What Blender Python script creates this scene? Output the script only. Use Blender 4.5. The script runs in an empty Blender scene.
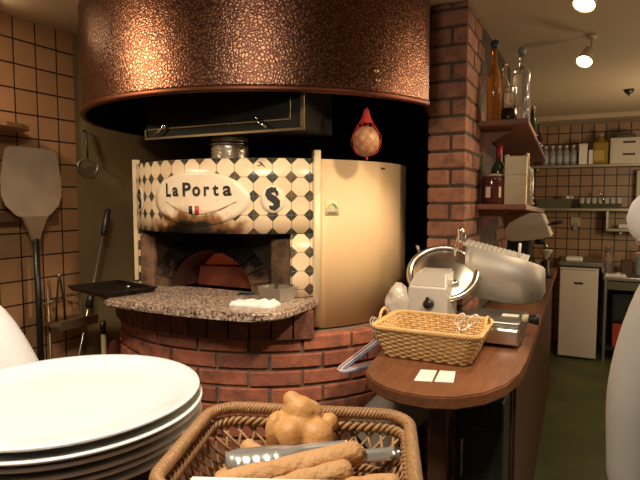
import bpy, bmesh, math, random
from mathutils import Vector, Matrix, noise
random.seed(7)
PI = math.pi
S = bpy.context.scene
COL = S.collection
YAW = math.radians(26.7)
OX, OY = -1.32, 2.15                      # oven axis

def L(a, b, z=0.0):                        # serving-counter frame (turned by YAW) -> world
    return Vector((a*math.cos(YAW)-b*math.sin(YAW), a*math.sin(YAW)+b*math.cos(YAW), z))

# ------------------------------------------------------------------ materials
MATS = {}
def nmat(name):
    m = bpy.data.materials.new(name); m.use_nodes = True
    nt = m.node_tree; b = nt.nodes['Principled BSDF']
    return m, nt, b
def nd(nt, t, **k):
    n = nt.nodes.new(t)
    for a, v in k.items(): setattr(n, a, v)
    return n
def mth(nt, op, a, b=None, c=None, clamp=False):
    n = nt.nodes.new('ShaderNodeMath'); n.operation = op; n.use_clamp = clamp
    for i, v in enumerate((a, b, c)):
        if v is None: continue
        if isinstance(v, (int, float)): n.inputs[i].default_value = v
        else: nt.links.new(v, n.inputs[i])
    return n.outputs[0]
def mixc(nt, f, a, b):
    n = nt.nodes.new('ShaderNodeMix'); n.data_type = 'RGBA'
    for i, v in ((0, f), (6, a), (7, b)):
        if isinstance(v, (int, float)): n.inputs[i].default_value = v
        elif isinstance(v, (tuple, list)): n.inputs[i].default_value = (*v[:3], 1)
        else: nt.links.new(v, n.inputs[i])
    return n.outputs[2]
def bump(nt, b, h, st, dist=.01):
    n = nt.nodes.new('ShaderNodeBump'); n.inputs['Strength'].default_value = st; n.inputs['Distance'].default_value = dist
    nt.links.new(h, n.inputs['Height']); nt.links.new(n.outputs[0], b.inputs['Normal'])
def noise_n(nt, scale, detail=4, vec=None):
    n = nt.nodes.new('ShaderNodeTexNoise'); n.inputs['Scale'].default_value = scale; n.inputs['Detail'].default_value = detail
    if vec is not None: nt.links.new(vec, n.inputs['Vector'])
    return n.outputs['Fac']
def objco(nt): return nd(nt, 'ShaderNodeTexCoord').outputs['Object']

def M(name, col, rough=.5, metal=0., var=.15, scale=8, bmp=0., bscale=60, alpha=1., trans=0., coat=0., emit=None, es=0., ior=1.45, sss=0., col2=None, spec=.5):
    if name in MATS: return MATS[name]
    m, nt, b = nmat(name)
    co = objco(nt)
    f = noise_n(nt, scale, 5, co)
    f2 = mth(nt, 'MULTIPLY', mth(nt, 'SUBTRACT', f, .35, clamp=True), 2.2, clamp=True)
    c2 = col2 if col2 else tuple(x*(1-var) for x in col)
    nt.links.new(mixc(nt, f2, col, c2), b.inputs['Base Color'])
    b.inputs['Roughness'].default_value = rough; b.inputs['Metallic'].default_value = metal
    b.inputs['IOR'].default_value = ior; b.inputs['Specular IOR Level'].default_value = spec
    if trans: b.inputs['Transmission Weight'].default_value = trans
    if alpha < 1: b.inputs['Alpha'].default_value = alpha
    if coat: b.inputs['Coat Weight'].default_value = coat; b.inputs['Coat Roughness'].default_value = .08
    if emit: b.inputs['Emission Color'].default_value = (*emit, 1); b.inputs['Emission Strength'].default_value = es
    if sss: b.inputs['Subsurface Weight'].default_value = sss; b.inputs['Subsurface Radius'].default_value = (.02, .01, .005)
    if bmp: bump(nt, b, noise_n(nt, bscale, 3, co), bmp)
    MATS[name] = m
    return m

def tile_mat(name, axis, off_u, off_v, c1, c2, grout, s=.1, g=.028, rough=.45):
    m, nt, b = nmat(name)
    sep = nd(nt, 'ShaderNodeSeparateXYZ'); nt.links.new(objco(nt), sep.inputs[0])
    u = mth(nt, 'DIVIDE', mth(nt, 'SUBTRACT', sep.outputs[axis], off_u), s)
    v = mth(nt, 'DIVIDE', mth(nt, 'SUBTRACT', sep.outputs[2], off_v), s)
    eu = mth(nt, 'ABSOLUTE', mth(nt, 'SUBTRACT', mth(nt, 'FRACT', u), .5))
    ev = mth(nt, 'ABSOLUTE', mth(nt, 'SUBTRACT', mth(nt, 'FRACT', v), .5))
    mx = mth(nt, 'MAXIMUM', eu, ev)
    gr = mth(nt, 'MULTIPLY', mth(nt, 'SUBTRACT', mx, .5-g), 1/.008, clamp=True)
    cmb = nd(nt, 'ShaderNodeCombineXYZ')
    nt.links.new(mth(nt, 'FLOOR', u), cmb.inputs[0]); nt.links.new(mth(nt, 'FLOOR', v), cmb.inputs[1])
    wn = nd(nt, 'ShaderNodeTexWhiteNoise', noise_dimensions='2D'); nt.links.new(cmb.outputs[0], wn.inputs['Vector'])
    t = mixc(nt, wn.outputs['Value'], c1, c2)
    t2 = mixc(nt, mth(nt, 'MULTIPLY', noise_n(nt, 14, 4, objco(nt)), .55), t, tuple(x*.55 for x in c1))
    nt.links.new(mixc(nt, gr, t2, grout), b.inputs['Base Color'])
    b.inputs['Roughness'].default_value = rough
    h = mth(nt, 'SUBTRACT', 1.0, gr)
    bump(nt, b, h, .6, .004)
    return m

def island_brick(name, c1, c2, c3, rough=.85, sootz=None):
    m, nt, b = nmat(name)
    gi = nd(nt, 'ShaderNodeNewGeometry')
    r = gi.outputs['Random Per Island']
    c = mixc(nt, r, c1, c2)
    co = objco(nt)
    n = noise_n(nt, 22, 6, co)
    c = mixc(nt, mth(nt, 'MULTIPLY', mth(nt, 'SUBTRACT', n, .42, clamp=True), 3.2, clamp=True), c, c3)
    n2 = noise_n(nt, 160, 3, co)
    c = mixc(nt, mth(nt, 'MULTIPLY', mth(nt, 'SUBTRACT', n2, .56, clamp=True), 3., clamp=True), c, (.34, .22, .15))
    if sootz:
        sz = nd(nt, 'ShaderNodeSeparateXYZ'); nt.links.new(co, sz.inputs[0])
        k = mth(nt, 'DIVIDE', mth(nt, 'SUBTRACT', mth(nt, 'ADD', sz.outputs[2], mth(nt, 'MULTIPLY', mth(nt, 'SUBTRACT', n, .5), .12)), sootz[0]), sootz[1]-sootz[0], clamp=True)
        c = mixc(nt, k, c, (.004, .003, .002)); b.inputs['Specular IOR Level'].default_value = .05
    nt.links.new(c, b.inputs['Base Color']); b.inputs['Roughness'].default_value = rough
    bump(nt, b, mth(nt, 'ADD', n, mth(nt, 'MULTIPLY', n2, .5)), .7, .006)
    return m

def soot(nt, col, uv, cu=.015, cv=1.235, ru=.25, rv=.112, amt=1.0):
    sp = nd(nt, 'ShaderNodeSeparateXYZ'); nt.links.new(uv, sp.inputs[0])
    du = mth(nt, 'DIVIDE', mth(nt, 'SUBTRACT', sp.outputs[0], cu), ru)
    dv = mth(nt, 'DIVIDE', mth(nt, 'SUBTRACT', sp.outputs[1], cv), rv)
    d = mth(nt, 'SQRT', mth(nt, 'ADD', mth(nt, 'MULTIPLY', du, du), mth(nt, 'MULTIPLY', dv, dv)))
    n = noise_n(nt, 22, 8, uv)
    k = mth(nt, 'SUBTRACT', mth(nt, 'ADD', 1.05, mth(nt, 'MULTIPLY', mth(nt, 'SUBTRACT', n, .5), 1.1)), d, clamp=True)
    k = mth(nt, 'MULTIPLY', k, 1.6*amt, clamp=True)
    nb = noise_n(nt, 9, 5, uv)
    k2 = mth(nt, 'MULTIPLY', mth(nt, 'SUBTRACT', nb, .5, clamp=True), 1.3, clamp=True)
    col = mixc(nt, k2, col, (.52, .30, .14))
    spk = noise_n(nt, 120, 2, uv)
    sp2 = mth(nt, 'MULTIPLY', mth(nt, 'SUBTRACT', spk, .69, clamp=True), 9, clamp=True)
    col = mixc(nt, sp2, col, (.16, .09, .05))
    mid = mixc(nt, mth(nt, 'MULTIPLY', k, 2.0, clamp=True), col, (.36, .17, .065))
    return mixc(nt, mth(nt, 'MULTIPLY', mth(nt, 'SUBTRACT', k, .35, clamp=True), 1.8, clamp=True), mid, (.02, .013, .008))

def octo_mat():
    m, nt, b = nmat('octagon_tile')
    uv = nd(nt, 'ShaderNodeTexCoord').outputs['UV']
    sp = nd(nt, 'ShaderNodeSeparateXYZ'); nt.links.new(uv, sp.inputs[0])
    u = mth(nt, 'DIVIDE', sp.outputs[0], .067); v = mth(nt, 'DIVIDE', mth(nt, 'SUBTRACT', sp.outputs[1], 1.253), .067)
    # a column boundary falls at oven angle 31 deg
    u = mth(nt, 'SUBTRACT', u, (math.radians(31)*.605)/.067)
    a = mth(nt, 'ABSOLUTE', mth(nt, 'SUBTRACT', mth(nt, 'FRACT', u), .5))
    c = mth(nt, 'ABSOLUTE', mth(nt, 'SUBTRACT', mth(nt, 'FRACT', v), .5))
    dia = mth(nt, 'MULTIPLY', mth(nt, 'SUBTRACT', mth(nt, 'ADD', a, c), 0.65), 60, clamp=True)
    gr = mth(nt, 'MULTIPLY', mth(nt, 'SUBTRACT', mth(nt, 'MAXIMUM', a, c), .48), 90, clamp=True)
    cm = nd(nt, 'ShaderNodeCombineXYZ'); nt.links.new(mth(nt, 'FLOOR', u), cm.inputs[0]); nt.links.new(mth(nt, 'FLOOR', v), cm.inputs[1])
    wn = nd(nt, 'ShaderNodeTexWhiteNoise', noise_dimensions='2D'); nt.links.new(cm.outputs[0], wn.inputs['Vector'])
    base = mixc(nt, wn.outputs['Value'], (.80, .62, .42), (.72, .54, .34))
    dark = mixc(nt, dia, base, (.035, .04, .028))
    col = mixc(nt, gr, dark, (.13, .11, .08))
    col = soot(nt, col, uv)
    nt.links.new(col, b.inputs['Base Color']); b.inputs['Roughness'].default_value = .28
    bump(nt, b, mth(nt, 'SUBTRACT', 1.0, gr), .4, .003)
    return m

def sign_mat():
    m, nt, b = nmat('sign_enamel')
    uv = nd(nt, 'ShaderNodeTexCoord').outputs['UV']
    col = soot(nt, mixc(nt, 0.0, (.80, .66, .49), (.80, .66, .49)), uv)
    nt.links.new(col, b.inputs['Base Color']); b.inputs['Roughness'].default_value = .3
    return m

def copper_mat():
    m, nt, b = nmat('hammered_copper')
    co = objco(nt)
    nw = nd(nt, 'ShaderNodeTexNoise'); nw.inputs['Scale'].default_value = 45
    nt.links.new(co, nw.inputs['Vector'])
    mx = nd(nt, 'ShaderNodeMixRGB'); mx.inputs[0].default_value = .018; nt.links.new(co, mx.inputs[1]); nt.links.new(nw.outputs['Color'], mx.inputs[2])
    vo = nd(nt, 'ShaderNodeTexVoronoi', feature='DISTANCE_TO_EDGE'); vo.inputs['Scale'].default_value = 92
    nt.links.new(mx.outputs[0], vo.inputs['Vector'])
    d = mth(nt, 'MULTIPLY', vo.outputs['Distance'], 3.2, clamp=True)
    big = noise_n(nt, 3, 4, co)
    base = mixc(nt, big, (.29, .135, .08), (.25, .135, .066))
    nt.links.new(mixc(nt, d, (.075, .026, .019), base), b.inputs['Base Color'])
    b.inputs['Metallic'].default_value = 1.; b.inputs['Roughness'].default_value = .34
    bump(nt, b, d, .16, .004)
    return m

def granite_mat():
    m, nt, b = nmat('speckled_granite')
    co = objco(nt)
    vo = nd(nt, 'ShaderNodeTexVoronoi'); vo.inputs['Scale'].default_value = 170; nt.links.new(co, vo.inputs['Vector'])
    sp = nd(nt, 'ShaderNodeSeparateColor'); nt.links.new(vo.outputs['Color'], sp.inputs[0])
    c = mixc(nt, sp.outputs[0], (.50, .37, .28), (.20, .12, .09))
    c = mixc(nt, mth(nt, 'MULTIPLY', mth(nt, 'SUBTRACT', sp.outputs[1], .72, clamp=True), 8, clamp=True), c, (.05, .035, .03))
    c = mixc(nt, mth(nt, 'MULTIPLY', mth(nt, 'SUBTRACT', sp.outputs[2], .8, clamp=True), 8, clamp=True), c, (.62, .5, .4))
    nt.links.new(c, b.inputs['Base Color']); b.inputs['Roughness'].default_value = .3
    return m

def wood_mat(name, c1, c2, rough=.4, axis=1, sc=6):
    if name in MATS: return MATS[name]
    m, nt, b = nmat(name)
    mp = nd(nt, 'ShaderNodeMapping'); nt.links.new(objco(nt), mp.inputs[0])
    s = [14, 14, 14]; s[axis] = 1.2; mp.inputs['Scale'].default_value = s
    n = noise_n(nt, sc, 6, mp.outputs[0])
    n2 = noise_n(nt, 5, 4, objco(nt))
    c = mixc(nt, mth(nt, 'MULTIPLY', mth(nt, 'SUBTRACT', n, .3, clamp=True), 2, clamp=True), c1, c2)
    c = mixc(nt, mth(nt, 'MULTIPLY', mth(nt, 'SUBTRACT', n2, .45, clamp=True), 1.6, clamp=True), c, tuple(x*.55 for x in c2))
    nt.links.new(c, b.inputs['Base Color']); b.inputs['Roughness'].default_value = rough
    bump(nt, b, n, .12, .004)
    MATS[name] = m
    return m

def floor_mat():
    m, nt, b = nmat('green_floor')
    co = objco(nt)
    n = noise_n(nt, 3.5, 6, co); n2 = noise_n(nt, 40, 3, co)
    c = mixc(nt, mth(nt, 'MULTIPLY', mth(nt, 'SUBTRACT', n, .35, clamp=True), 2.2, clamp=True), (.055, .068, .02), (.115, .115, .035))
    nt.links.new(c, b.inputs['Base Color']); b.inputs['Roughness'].default_value = .5
    bump(nt, b, n2, .15, .004)
    return m

m_tileL = tile_mat('left_tile', 1, .057, .034, (.46, .245, .115), (.39, .20, .085), (.028, .012, .008), g=.036)
m_tileB = tile_mat('back_tile', 0, -.006, .01, (.40, .24, .115), (.32, .175, .075), (.022, .012, .008), g=.05)
m_octo = octo_mat(); m_sign = sign_mat(); m_copper = copper_mat(); m_granite = granite_mat(); m_floor = floor_mat()
m_brickO = island_brick('oven_brick', (.46, .14, .072), (.30, .088, .05), (.17, .065, .045))
m_brickP = island_brick('pillar_brick', (.38, .155, .085), (.26, .11, .062), (.13, .065, .042))
m_mortar = M('mortar', (.10, .07, .05), .95, var=.4, scale=30, bmp=.5)
m_mortarD = M('dark_mortar', (.24, .18, .125), .95, var=.4, scale=30, bmp=.5)
m_ceil = M('ceiling_paint', (.50, .385, .245), .9, var=.1, scale=2)
m_olive = M('olive_plaster', (.30, .215, .10), .8, var=.25, scale=3)
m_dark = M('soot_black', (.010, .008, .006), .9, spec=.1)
m_black = M('black_plastic', (.012, .012, .012), .35)
m_iron = M('dark_iron', (.06, .05, .04), .45, .8)
m_blacksteel = M('black_tray_steel', (.025, .018, .014), .3, .6)
m_cream = M('cream_enamel', (.78, .545, .30), .5, var=.12, scale=3)
m_creamtrim = M('cream_trim', (.78, .62, .38), .4)
m_sootbrick = island_brick('mouth_brick', (.15, .09, .055), (.10, .058, .036), (.04, .026, .017), sootz=(1.04, 1.125))
m_plaster = M('burnt_plaster', (.26, .15, .09), .95, scale=16, bmp=.5, col2=(.05, .03, .02), spec=.1)
m_steel = M('brushed_steel', (.62, .58, .52), .28, 1., var=.12, scale=5)
m_steelD = M('dull_steel', (.42, .39, .35), .4, 1., var=.2, scale=8)
m_alum = M('worn_aluminium', (.64, .51, .38), .5, .25, var=.3, scale=9)
m_chrome = M('chrome', (.8, .76, .7), .1, 1.)
m_white = M('white_china', (.86, .84, .79), .18, var=.03, coat=.4)
m_cloth = M('white_cotton', (.80, .77, .72), .9, var=.06, bmp=.12, bscale=250)
m_paper = M('white_paper', (.82, .77, .68), .8, var=.04)
m_skin = M('skin', (.66, .42, .30), .5, var=.1, sss=.1)
m_hair = M('black_hair', (.015, .012, .01), .5, bmp=.3)
m_shadedcoat = M('shaded_cotton', (.56, .52, .46), .9, var=.06, bmp=.12, bscale=250)  # white cotton greyed to stand for the dimmer light on the right-hand cook
m_trouser = M('dark_trousers', (.03, .03, .04), .9)
m_counter = wood_mat('counter_wood', (.215, .085, .038), (.13, .048, .022), .38, 1)
m_dkwood = wood_mat('dark_panel_wood', (.10, .042, .022), (.055, .022, .013), .45, 2)
m_shelfw = wood_mat('shelf_wood', (.24, .085, .035), (.15, .05, .022), .6, 1)
m_peelw = wood_mat('pale_peel_wood', (.50, .28, .12), (.36, .18, .07), .6, 1)
m_wickD = wood_mat('brown_wicker', (.40, .21, .08), (.25, .115, .04), .5, 2, 20)
m_wickL = wood_mat('honey_wicker', (.74, .49, .22), (.56, .33, .12), .5, 2, 20)
m_bread = M('bread_crust', (.56, .31, .13), .7, var=.3, scale=22, bmp=.5, bscale=90, col2=(.48, .22, .07))
m_bun = M('golden_bun', (.60, .30, .095), .55, var=.3, scale=22, bmp=.35, bscale=70, col2=(.48, .23, .07))
m_letter = M('black_lettering', (.018, .016, .012), .5)
m_red = M('flag_red', (.55, .04, .02), .5); m_fwhite = M('flag_white', (.85, .78, .65), .5); m_fgreen = M('flag_green', (.012, .025, .015), .5)
m_glass = M('clear_glass', (.9, .86, .78), .06, trans=.92, var=.0, ior=1.4)
m_amber = M('amber_liquor', (.62, .27, .05), .08, trans=.75, var=.1, ior=1.36)
m_paleglass = M('pale_liquor_glass', (.80, .70, .50), .08, trans=.7, var=.1, ior=1.36)
m_darkjar = M('dark_red_glass', (.07, .015, .01), .12, coat=.4)
m_greenglass = M('dark_green_glass', (.03, .05, .015), .1, coat=.4)
m_label = M('bottle_label', (.66, .52, .33), .7, var=.2, scale=40)
m_grey = M('grey_enamel', (.66, .60, .52), .4, var=.08)
m_crate = M('olive_crate', (.10, .10, .045), .6)
m_oil = M('yellow_oil', (.45, .30, .04), .15, trans=.35, var=.1)
m_pet = M('pale_plastic_bottle', (.62, .60, .55), .15, trans=.55, var=.1)
m_pvc = M('pale_plastic_film', (.75, .68, .60), .2, trans=.35, var=.1, bmp=.5, bscale=35)
m_gold = M('gold_foil_carton', (.46, .34, .19), .38, .3, var=.25, scale=12)
m_bulb = M('lit_bulb', (1, .9, .7), .5, emit=(1., .80, .50), es=22)
m_lampw = M('cream_lamp_metal', (.60, .50, .36), .5)
m_rednet = M('red_net', (.62, .04, .025), .6)
m_ham = M('cured_meat', (.30, .14, .055), .6, var=.5, scale=40, bmp=.6, bscale=50, col2=(.50, .34, .18))
m_rust = M('dull_red_cloth', (.15, .035, .025), .9, var=.3)
m_glow = M('ember_glow', (.25, .05, .02), .7, emit=(1, .12, .03), es=.25)
m_copperdoor = M('firelit_copper_plate', (.40, .10, .045), .5, .4, var=.5, scale=7, emit=(1, .12, .03), es=.035)  # faint emission paints red firelight onto the upper plates
m_blue = M('blue_plastic', (.20, .27, .42), .4); m_lilac = M('pale_lilac_plastic', (.62, .60, .66), .4); m_pinkw = M('pinkish_plastic', (.58, .38, .36), .4)
m_teal = M('teal_plastic', (.03, .10, .12), .5)
m_redbox = M('red_carton', (.42, .05, .03), .6)
m_greendark = M('dark_green_enamel', (.022, .028, .022), .4, var=.4)
m_yel = M('dull_yellow_card', (.50, .36, .12), .7)
m_board = M('grey_board', (.33, .27, .21), .7)

# ------------------------------------------------------------------ objects
def tag(o, label=None, cat=None, group=None, kind=None):
    if label: o['label'] = label
    if cat: o['category'] = cat
    if group: o['group'] = group
    if kind: o['kind'] = kind
    return o
def thing(name, label, cat, loc=(0, 0, 0), rz=0., group=None):
    o = bpy.data.objects.new(name, None); COL.objects.link(o)
    o.location = loc; o.rotation_euler = (0, 0, rz); o.empty_display_size = .05
    return tag(o, label, cat, group)
def dup(root, loc, rz=None, label=None, group=None):
    r = root.copy(); COL.objects.link(r); r.location = loc
    if rz is not None: r.rotation_euler = (0, 0, rz)
    if label: r['label'] = label
    if group: r['group'] = group
    for ch in list(root.children):
        c = ch.copy(); COL.objects.link(c); c.parent = r
        for g in list(ch.children):
            d = g.copy(); COL.objects.link(d); d.parent = c
    return r
class MB:
    def __init__(s): s.bm = bmesh.new(); s.uv = s.bm.loops.layers.uv.new('UVMap')
    def face(s, vs, smooth=False):
        try:
            f = s.bm.faces.new(vs); f.smooth = smooth; return f
        except ValueError: return None
    def poly(s, pts): return s.face([s.bm.verts.new(p) for p in pts])
    def box(s, x0, x1, y0, y1, z0, z1, bev=0., mat=None, seg=2):
        vs = []
        for x, y, z in ((x0,y0,z0),(x1,y0,z0),(x1,y1,z0),(x0,y1,z0),(x0,y0,z1),(x1,y0,z1),(x1,y1,z1),(x0,y1,z1)):
            p = Vector((x, y, z)); p = mat @ p if mat else p
            vs.append(s.bm.verts.new(p))
        fs = [s.bm.faces.new([vs[i] for i in q]) for q in ((0,3,2,1),(4,5,6,7),(0,1,5,4),(1,2,6,5),(2,3,7,6),(3,0,4,7))]
        if bev > 0:
            es = list({e for f in fs for e in f.edges})
            bmesh.ops.bevel(s.bm, geom=es, offset=bev, segments=seg, affect='EDGES', profile=.5)
        return s
    def lathe(s, prof, c=(0, 0, 0), n=32, mat=None, smooth=True):
        rings = []
        for r, z in prof:
            ring = []
            if r < 1e-5:
                p = Vector((0, 0, z)); p = (mat @ p if mat else p) + Vector(c); ring = [s.bm.verts.new(p)]*n
            else:
                for i in range(n):
                    a = 2*PI*i/n; p = Vector((r*math.cos(a), r*math.sin(a), z)); p = (mat @ p if mat else p) + Vector(c)
                    ring.append(s.bm.verts.new(p))
            rings.append(ring)
        for A, B in zip(rings, rings[1:]):
            for i in range(n):
                q = [A[i], A[(i+1) % n], B[(i+1) % n], B[i]]
                u = []
                for v in q:
                    if v not in u: u.append(v)
                if len(u) > 2: s.face(u, smooth)
        return s
    def tube(s, pts, r, n=8, closed=False, cap=True, flat=1.):
        P = [Vector(p) for p in pts]; k = len(P)
        R = r if isinstance(r, (list, tuple)) else [r]*k
        prev = None; rings = []
        for i in range(k):
            if closed: t = P[(i+1) % k]-P[i-1]
            else: t = P[min(i+1, k-1)]-P[max(i-1, 0)]
            t = t.normalized() if t.length > 1e-9 else Vector((0, 0, 1))
            if prev is None:
                up = Vector((0, 0, 1)) if abs(t.z) < .9 else Vector((1, 0, 0))
                nrm = (up - t*up.dot(t)).normalized()
            else:
                nrm = prev - t*prev.dot(t)
                nrm = nrm.normalized() if nrm.length > 1e-6 else Vector((1, 0, 0))
            prev = nrm; bi = t.cross(nrm)
            rings.append([s.bm.verts.new(P[i] + (nrm*math.cos(2*PI*j/n)*flat + bi*math.sin(2*PI*j/n))*R[i]) for j in range(n)])
        pr = list(zip(rings, rings[1:])) + ([(rings[-1], rings[0])] if closed else [])
        for A, B in pr:
            for j in range(n): s.face([A[j], A[(j+1) % n], B[(j+1) % n], B[j]], True)
        if cap and not closed:
            s.face(rings[0][::-1], True); s.face(rings[-1], True)
        return s
    def prism(s, pts, z0, z1, smooth=False):
        a = [s.bm.verts.new((p[0], p[1], z0)) for p in pts]; b = [s.bm.verts.new((p[0], p[1], z1)) for p in pts]
        s.face(a[::-1]); s.face(b)
        for i in range(len(pts)):
            j = (i+1) % len(pts); s.face([a[i], a[j], b[j], b[i]], smooth)
        return s
    def ball(s, c, r, sub=2, mat=None):
        m4 = Matrix.Translation(c) @ (mat if mat else Matrix.Identity(4)) @ Matrix.Diagonal((r[0], r[1], r[2], 1) if isinstance(r, (tuple, list)) else (r, r, r, 1))
        n0 = len(s.bm.faces)
        bmesh.ops.create_icosphere(s.bm, subdivisions=sub, radius=1, matrix=m4)
        s.bm.faces.ensure_lookup_table()
        for f in s.bm.faces[n0:]: f.smooth = True
        return s
    def build(s, name, m, parent=None, smooth=None, fix=True):
        if fix: bmesh.ops.recalc_face_normals(s.bm, faces=s.bm.faces[:])
        me = bpy.data.meshes.new(name); s.bm.to_mesh(me); s.bm.free()
        if smooth is not None:
            for p in me.polygons: p.use_smooth = smooth
        me.materials.append(m)
        o = bpy.data.objects.new(name, me); COL.objects.link(o)
        if parent: o.parent = parent
        return o
def realize(o):
    dg = bpy.context.evaluated_depsgraph_get(); dg.update()
    ev = o.evaluated_get(dg)
    me = bpy.data.meshes.new_from_object(ev, depsgraph=dg)
    o.modifiers.clear(); old = o.data; o.data = me
    for p in me.polygons: p.use_smooth = True
    return o
def struct(name, mb, m): return tag(mb.build(name, m), kind='structure')

def cyl(R, t, z): return Vector((OX + R*math.sin(t), OY - R*math.cos(t), z))   # t: angle from the oven's front (-Y), + to +X
def cyl_patch(mb, R, t0, t1, z0, z1, nt, nz=1, thick=.01, c=None):
    D = math.radians
    t0, t1 = D(t0), D(t1)
    out, inn = [], []
    for j in range(nz+1):
        z = z0+(z1-z0)*j/nz
        out.append([mb.bm.verts.new(cyl(R, t0+(t1-t0)*i/nt, z)) for i in range(nt+1)])
    for j in (0, nz): inn.append([mb.bm.verts.new(cyl(R-thick, t0+(t1-t0)*i/nt, z0+(z1-z0)*j/nz)) for i in range(nt+1)])
    def uvset(f):
        if not f: return
        for l in f.loops:
            p = l.vert.co; t = math.atan2(p.x-OX, OY-p.y)
            l[mb.uv].uv = (t*R, p.z)
    for j in range(nz):
        for i in range(nt): uvset(mb.face([out[j][i], out[j][i+1], out[j+1][i+1], out[j+1][i]], True))
    for i in range(nt):
        uvset(mb.face([inn[0][i+1], inn[0][i], inn[1][i], inn[1][i+1]], True))
        uvset(mb.face([out[0][i], inn[0][i], inn[0][i+1], out[0][i+1]])); uvset(mb.face([out[nz][i], out[nz][i+1], inn[1][i+1], inn[1][i]]))
    for e in (0, nt):
        col = [out[j][e] for j in range(nz+1)] + [inn[1][e], inn[0][e]]
        uvset(mb.face(col))
    return mb

# ------------------------------------------------------------------ room
CZ = 2.125
struct('floor', MB().box(-2.3, 2.6, -1.2, 5.8, -.05, 0), m_floor)
struct('ceiling', MB().box(-2.3, 2.6, -1.2, 5.8, CZ, CZ+.05), m_ceil)
struct('wall_left', MB().box(-2.24, -2.14, -1.2, 1.744, 0, CZ), m_tileL)
struct('wall_left_rear', MB().box(-2.25, -2.15, 1.744, 3.3, 0, CZ), m_olive)
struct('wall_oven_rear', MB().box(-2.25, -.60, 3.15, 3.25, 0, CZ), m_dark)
struct('wall_back', MB().box(-.8, 2.6, 5.68, 5.78, 0, CZ), m_tileB)
struct('wall_kitchen_left', MB().box(-.70, -.59, 3.345, 5.68, 0, CZ), m_olive)
struct('wall_right', MB().box(2.5, 2.6, -1.2, 5.7, 0, CZ), m_ceil)
struct('trim_soffit', MB().box(-.59, 2.5, 5.30, 5.68, 2.085, CZ), m_ceil)

# brick pier: real bricks round a mortar core
mb = MB(); mbm = MB()
X0, X1, Y0, Y1 = -.588, -.439, 2.12, 3.34
mbm.box(X0+.006, X1-.006, Y0+.006, Y1-.006, 0, CZ)
row = .0675; z = 1.495-22*row; k = 0
def jb(a): return random.uniform(-a, a)
z = 1.495 - 22*row
while z < CZ:
    z0, z1 = max(z+.005, 0.001), min(z+row-.005, CZ-.001)
    if z1 > .005:
        e = jb(.0015)
        full = k % 2 == 0
        def br(a, b, c, d):
            mb.box(a, b, c, d, z0+jb(.001), z1+jb(.001), .006)
        if full:
            br(X0+e, X1+e, Y0+e, Y0+.13); y = Y0+.14
        else:
            xm = X0+.088
            br(X0+e, xm-.005, Y0+e, Y0+.07); br(xm+.005, X1+e, Y0-e, Y0+.20); y = Y0+.21
        while y < Y1-.02:
            y2 = min(y+.135, Y1)
            if y < 2.40 or (y > 2.85 and z < 1.30): br(X1-.06, X1+jb(.003), y, y2)
            y += .145
    z += row; k += 1
pier = struct('wall_pier', mbm, m_mortar)
pb = mb.build('brick_facing', m_brickP, pier); pb['kind'] = 'structure'

# ------------------------------------------------------------------ pizza oven
oven = thing('pizza_oven', 'round pizza oven with octagon tiled front, cream sides and a brick base', 'oven', (0, 0, 0))
# brick base with curved bricks
mb = MB(); mbm = MB()
RB = .685; brow = .0605; nrow = 15; zb = .905 - nrow*brow
mbm.lathe([(0, .0), (RB-.012, .0), (RB-.012, .898), (0, .898)], (OX, OY, 0), 64, smooth=False)
for k in range(nrow):
    z0, z1 = zb+k*brow+.005, zb+(k+1)*brow-.005
    z0 = max(z0, .001)
    n = 23; off = (k % 2)*.5 + jb(.1)
    for i in range(n):
        ta = -180+360*(i+off)/n; da = 360/n
        if ta > 115 and ta < 235 or ta < -125: continue
        g = .5
        t0, t1 = math.radians(ta+g), math.radians(ta+da-g)
        e = jb(.004); zz0, zz1 = z0+jb(.0015), z1+jb(.0015)
        vs = []
        bv = .004
        for R, zz in ((RB-.05, zz0), (RB-bv+e, zz0), (RB+e, zz0+bv), (RB+e, zz1-bv), (RB-bv+e, zz1), (RB-.05, zz1)):
            vs.append([mb.bm.verts.new(cyl(R, t0+(t1-t0)*q/4, zz)) for q in range(5)])
        for a in range(6):
            A, B = vs[a], vs[(a+1) % 6]
            for q in range(4): mb.face([A[q], A[q+1], B[q+1], B[q]])
        mb.face([v[0] for v in vs]); mb.face([v[4] for v in vs])
base = mbm.build('brick_base', m_mortarD, oven)
mb.build('brick_course', m_brickO, base)
# soldier course between base and granite shelf
mb = MB()
for i in range(14):
    t0_, t1_ = -43+i*6.15, -43+i*6.15+5.65
    q = [cyl(R_, math.radians(t_), 0) for R_ in (.56, .70) for t_ in (t0_, t1_)]
    q = [q[0], q[1], q[3], q[2]]
    mb.prism([(p.x, p.y) for p in q], .895+jb(.002), .992)
mb.build('soldier_course', island_brick('shaded_soldier_brick', (.20, .06, .035), (.13, .045, .03), (.07, .03, .02)), oven)  # brick colours darkened to carry the shade under the granite
# cream body shell
mb = MB()
cyl_patch(mb, .605, 47, 313, .905, 1.52, 90, 1, .015)
mb.build('body_panel', m_cream, oven)
mb = MB(); mb.lathe([(0, 1.50), (.59, 1.50), (.59, 1.512), (0, 1.512)], (OX, OY, 0), 64, smooth=False); mb.build('top_plate', m_dark, oven)
# tiled front
mb = MB()
cyl_patch(mb, .605, -45, 45, 1.253, 1.521, 60, 4, .03)
cyl_patch(mb, .605, 37, 45, 1.025, 1.253, 6, 3, .03)
cyl_patch(mb, .605, -45, -38.5, 1.025, 1.253, 5, 3, .03)
mb.build('tile_facing', m_octo, oven, fix=False)
for t, top in ((-46, 1.545), (46, 1.55)):
    mb = MB(); cyl_patch(mb, .619, t-1.15, t+1.15, .915 if t > 0 else 1.03, top, 3, 1, .03)
    mb.build('edge_strip', m_creamtrim, oven)
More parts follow.
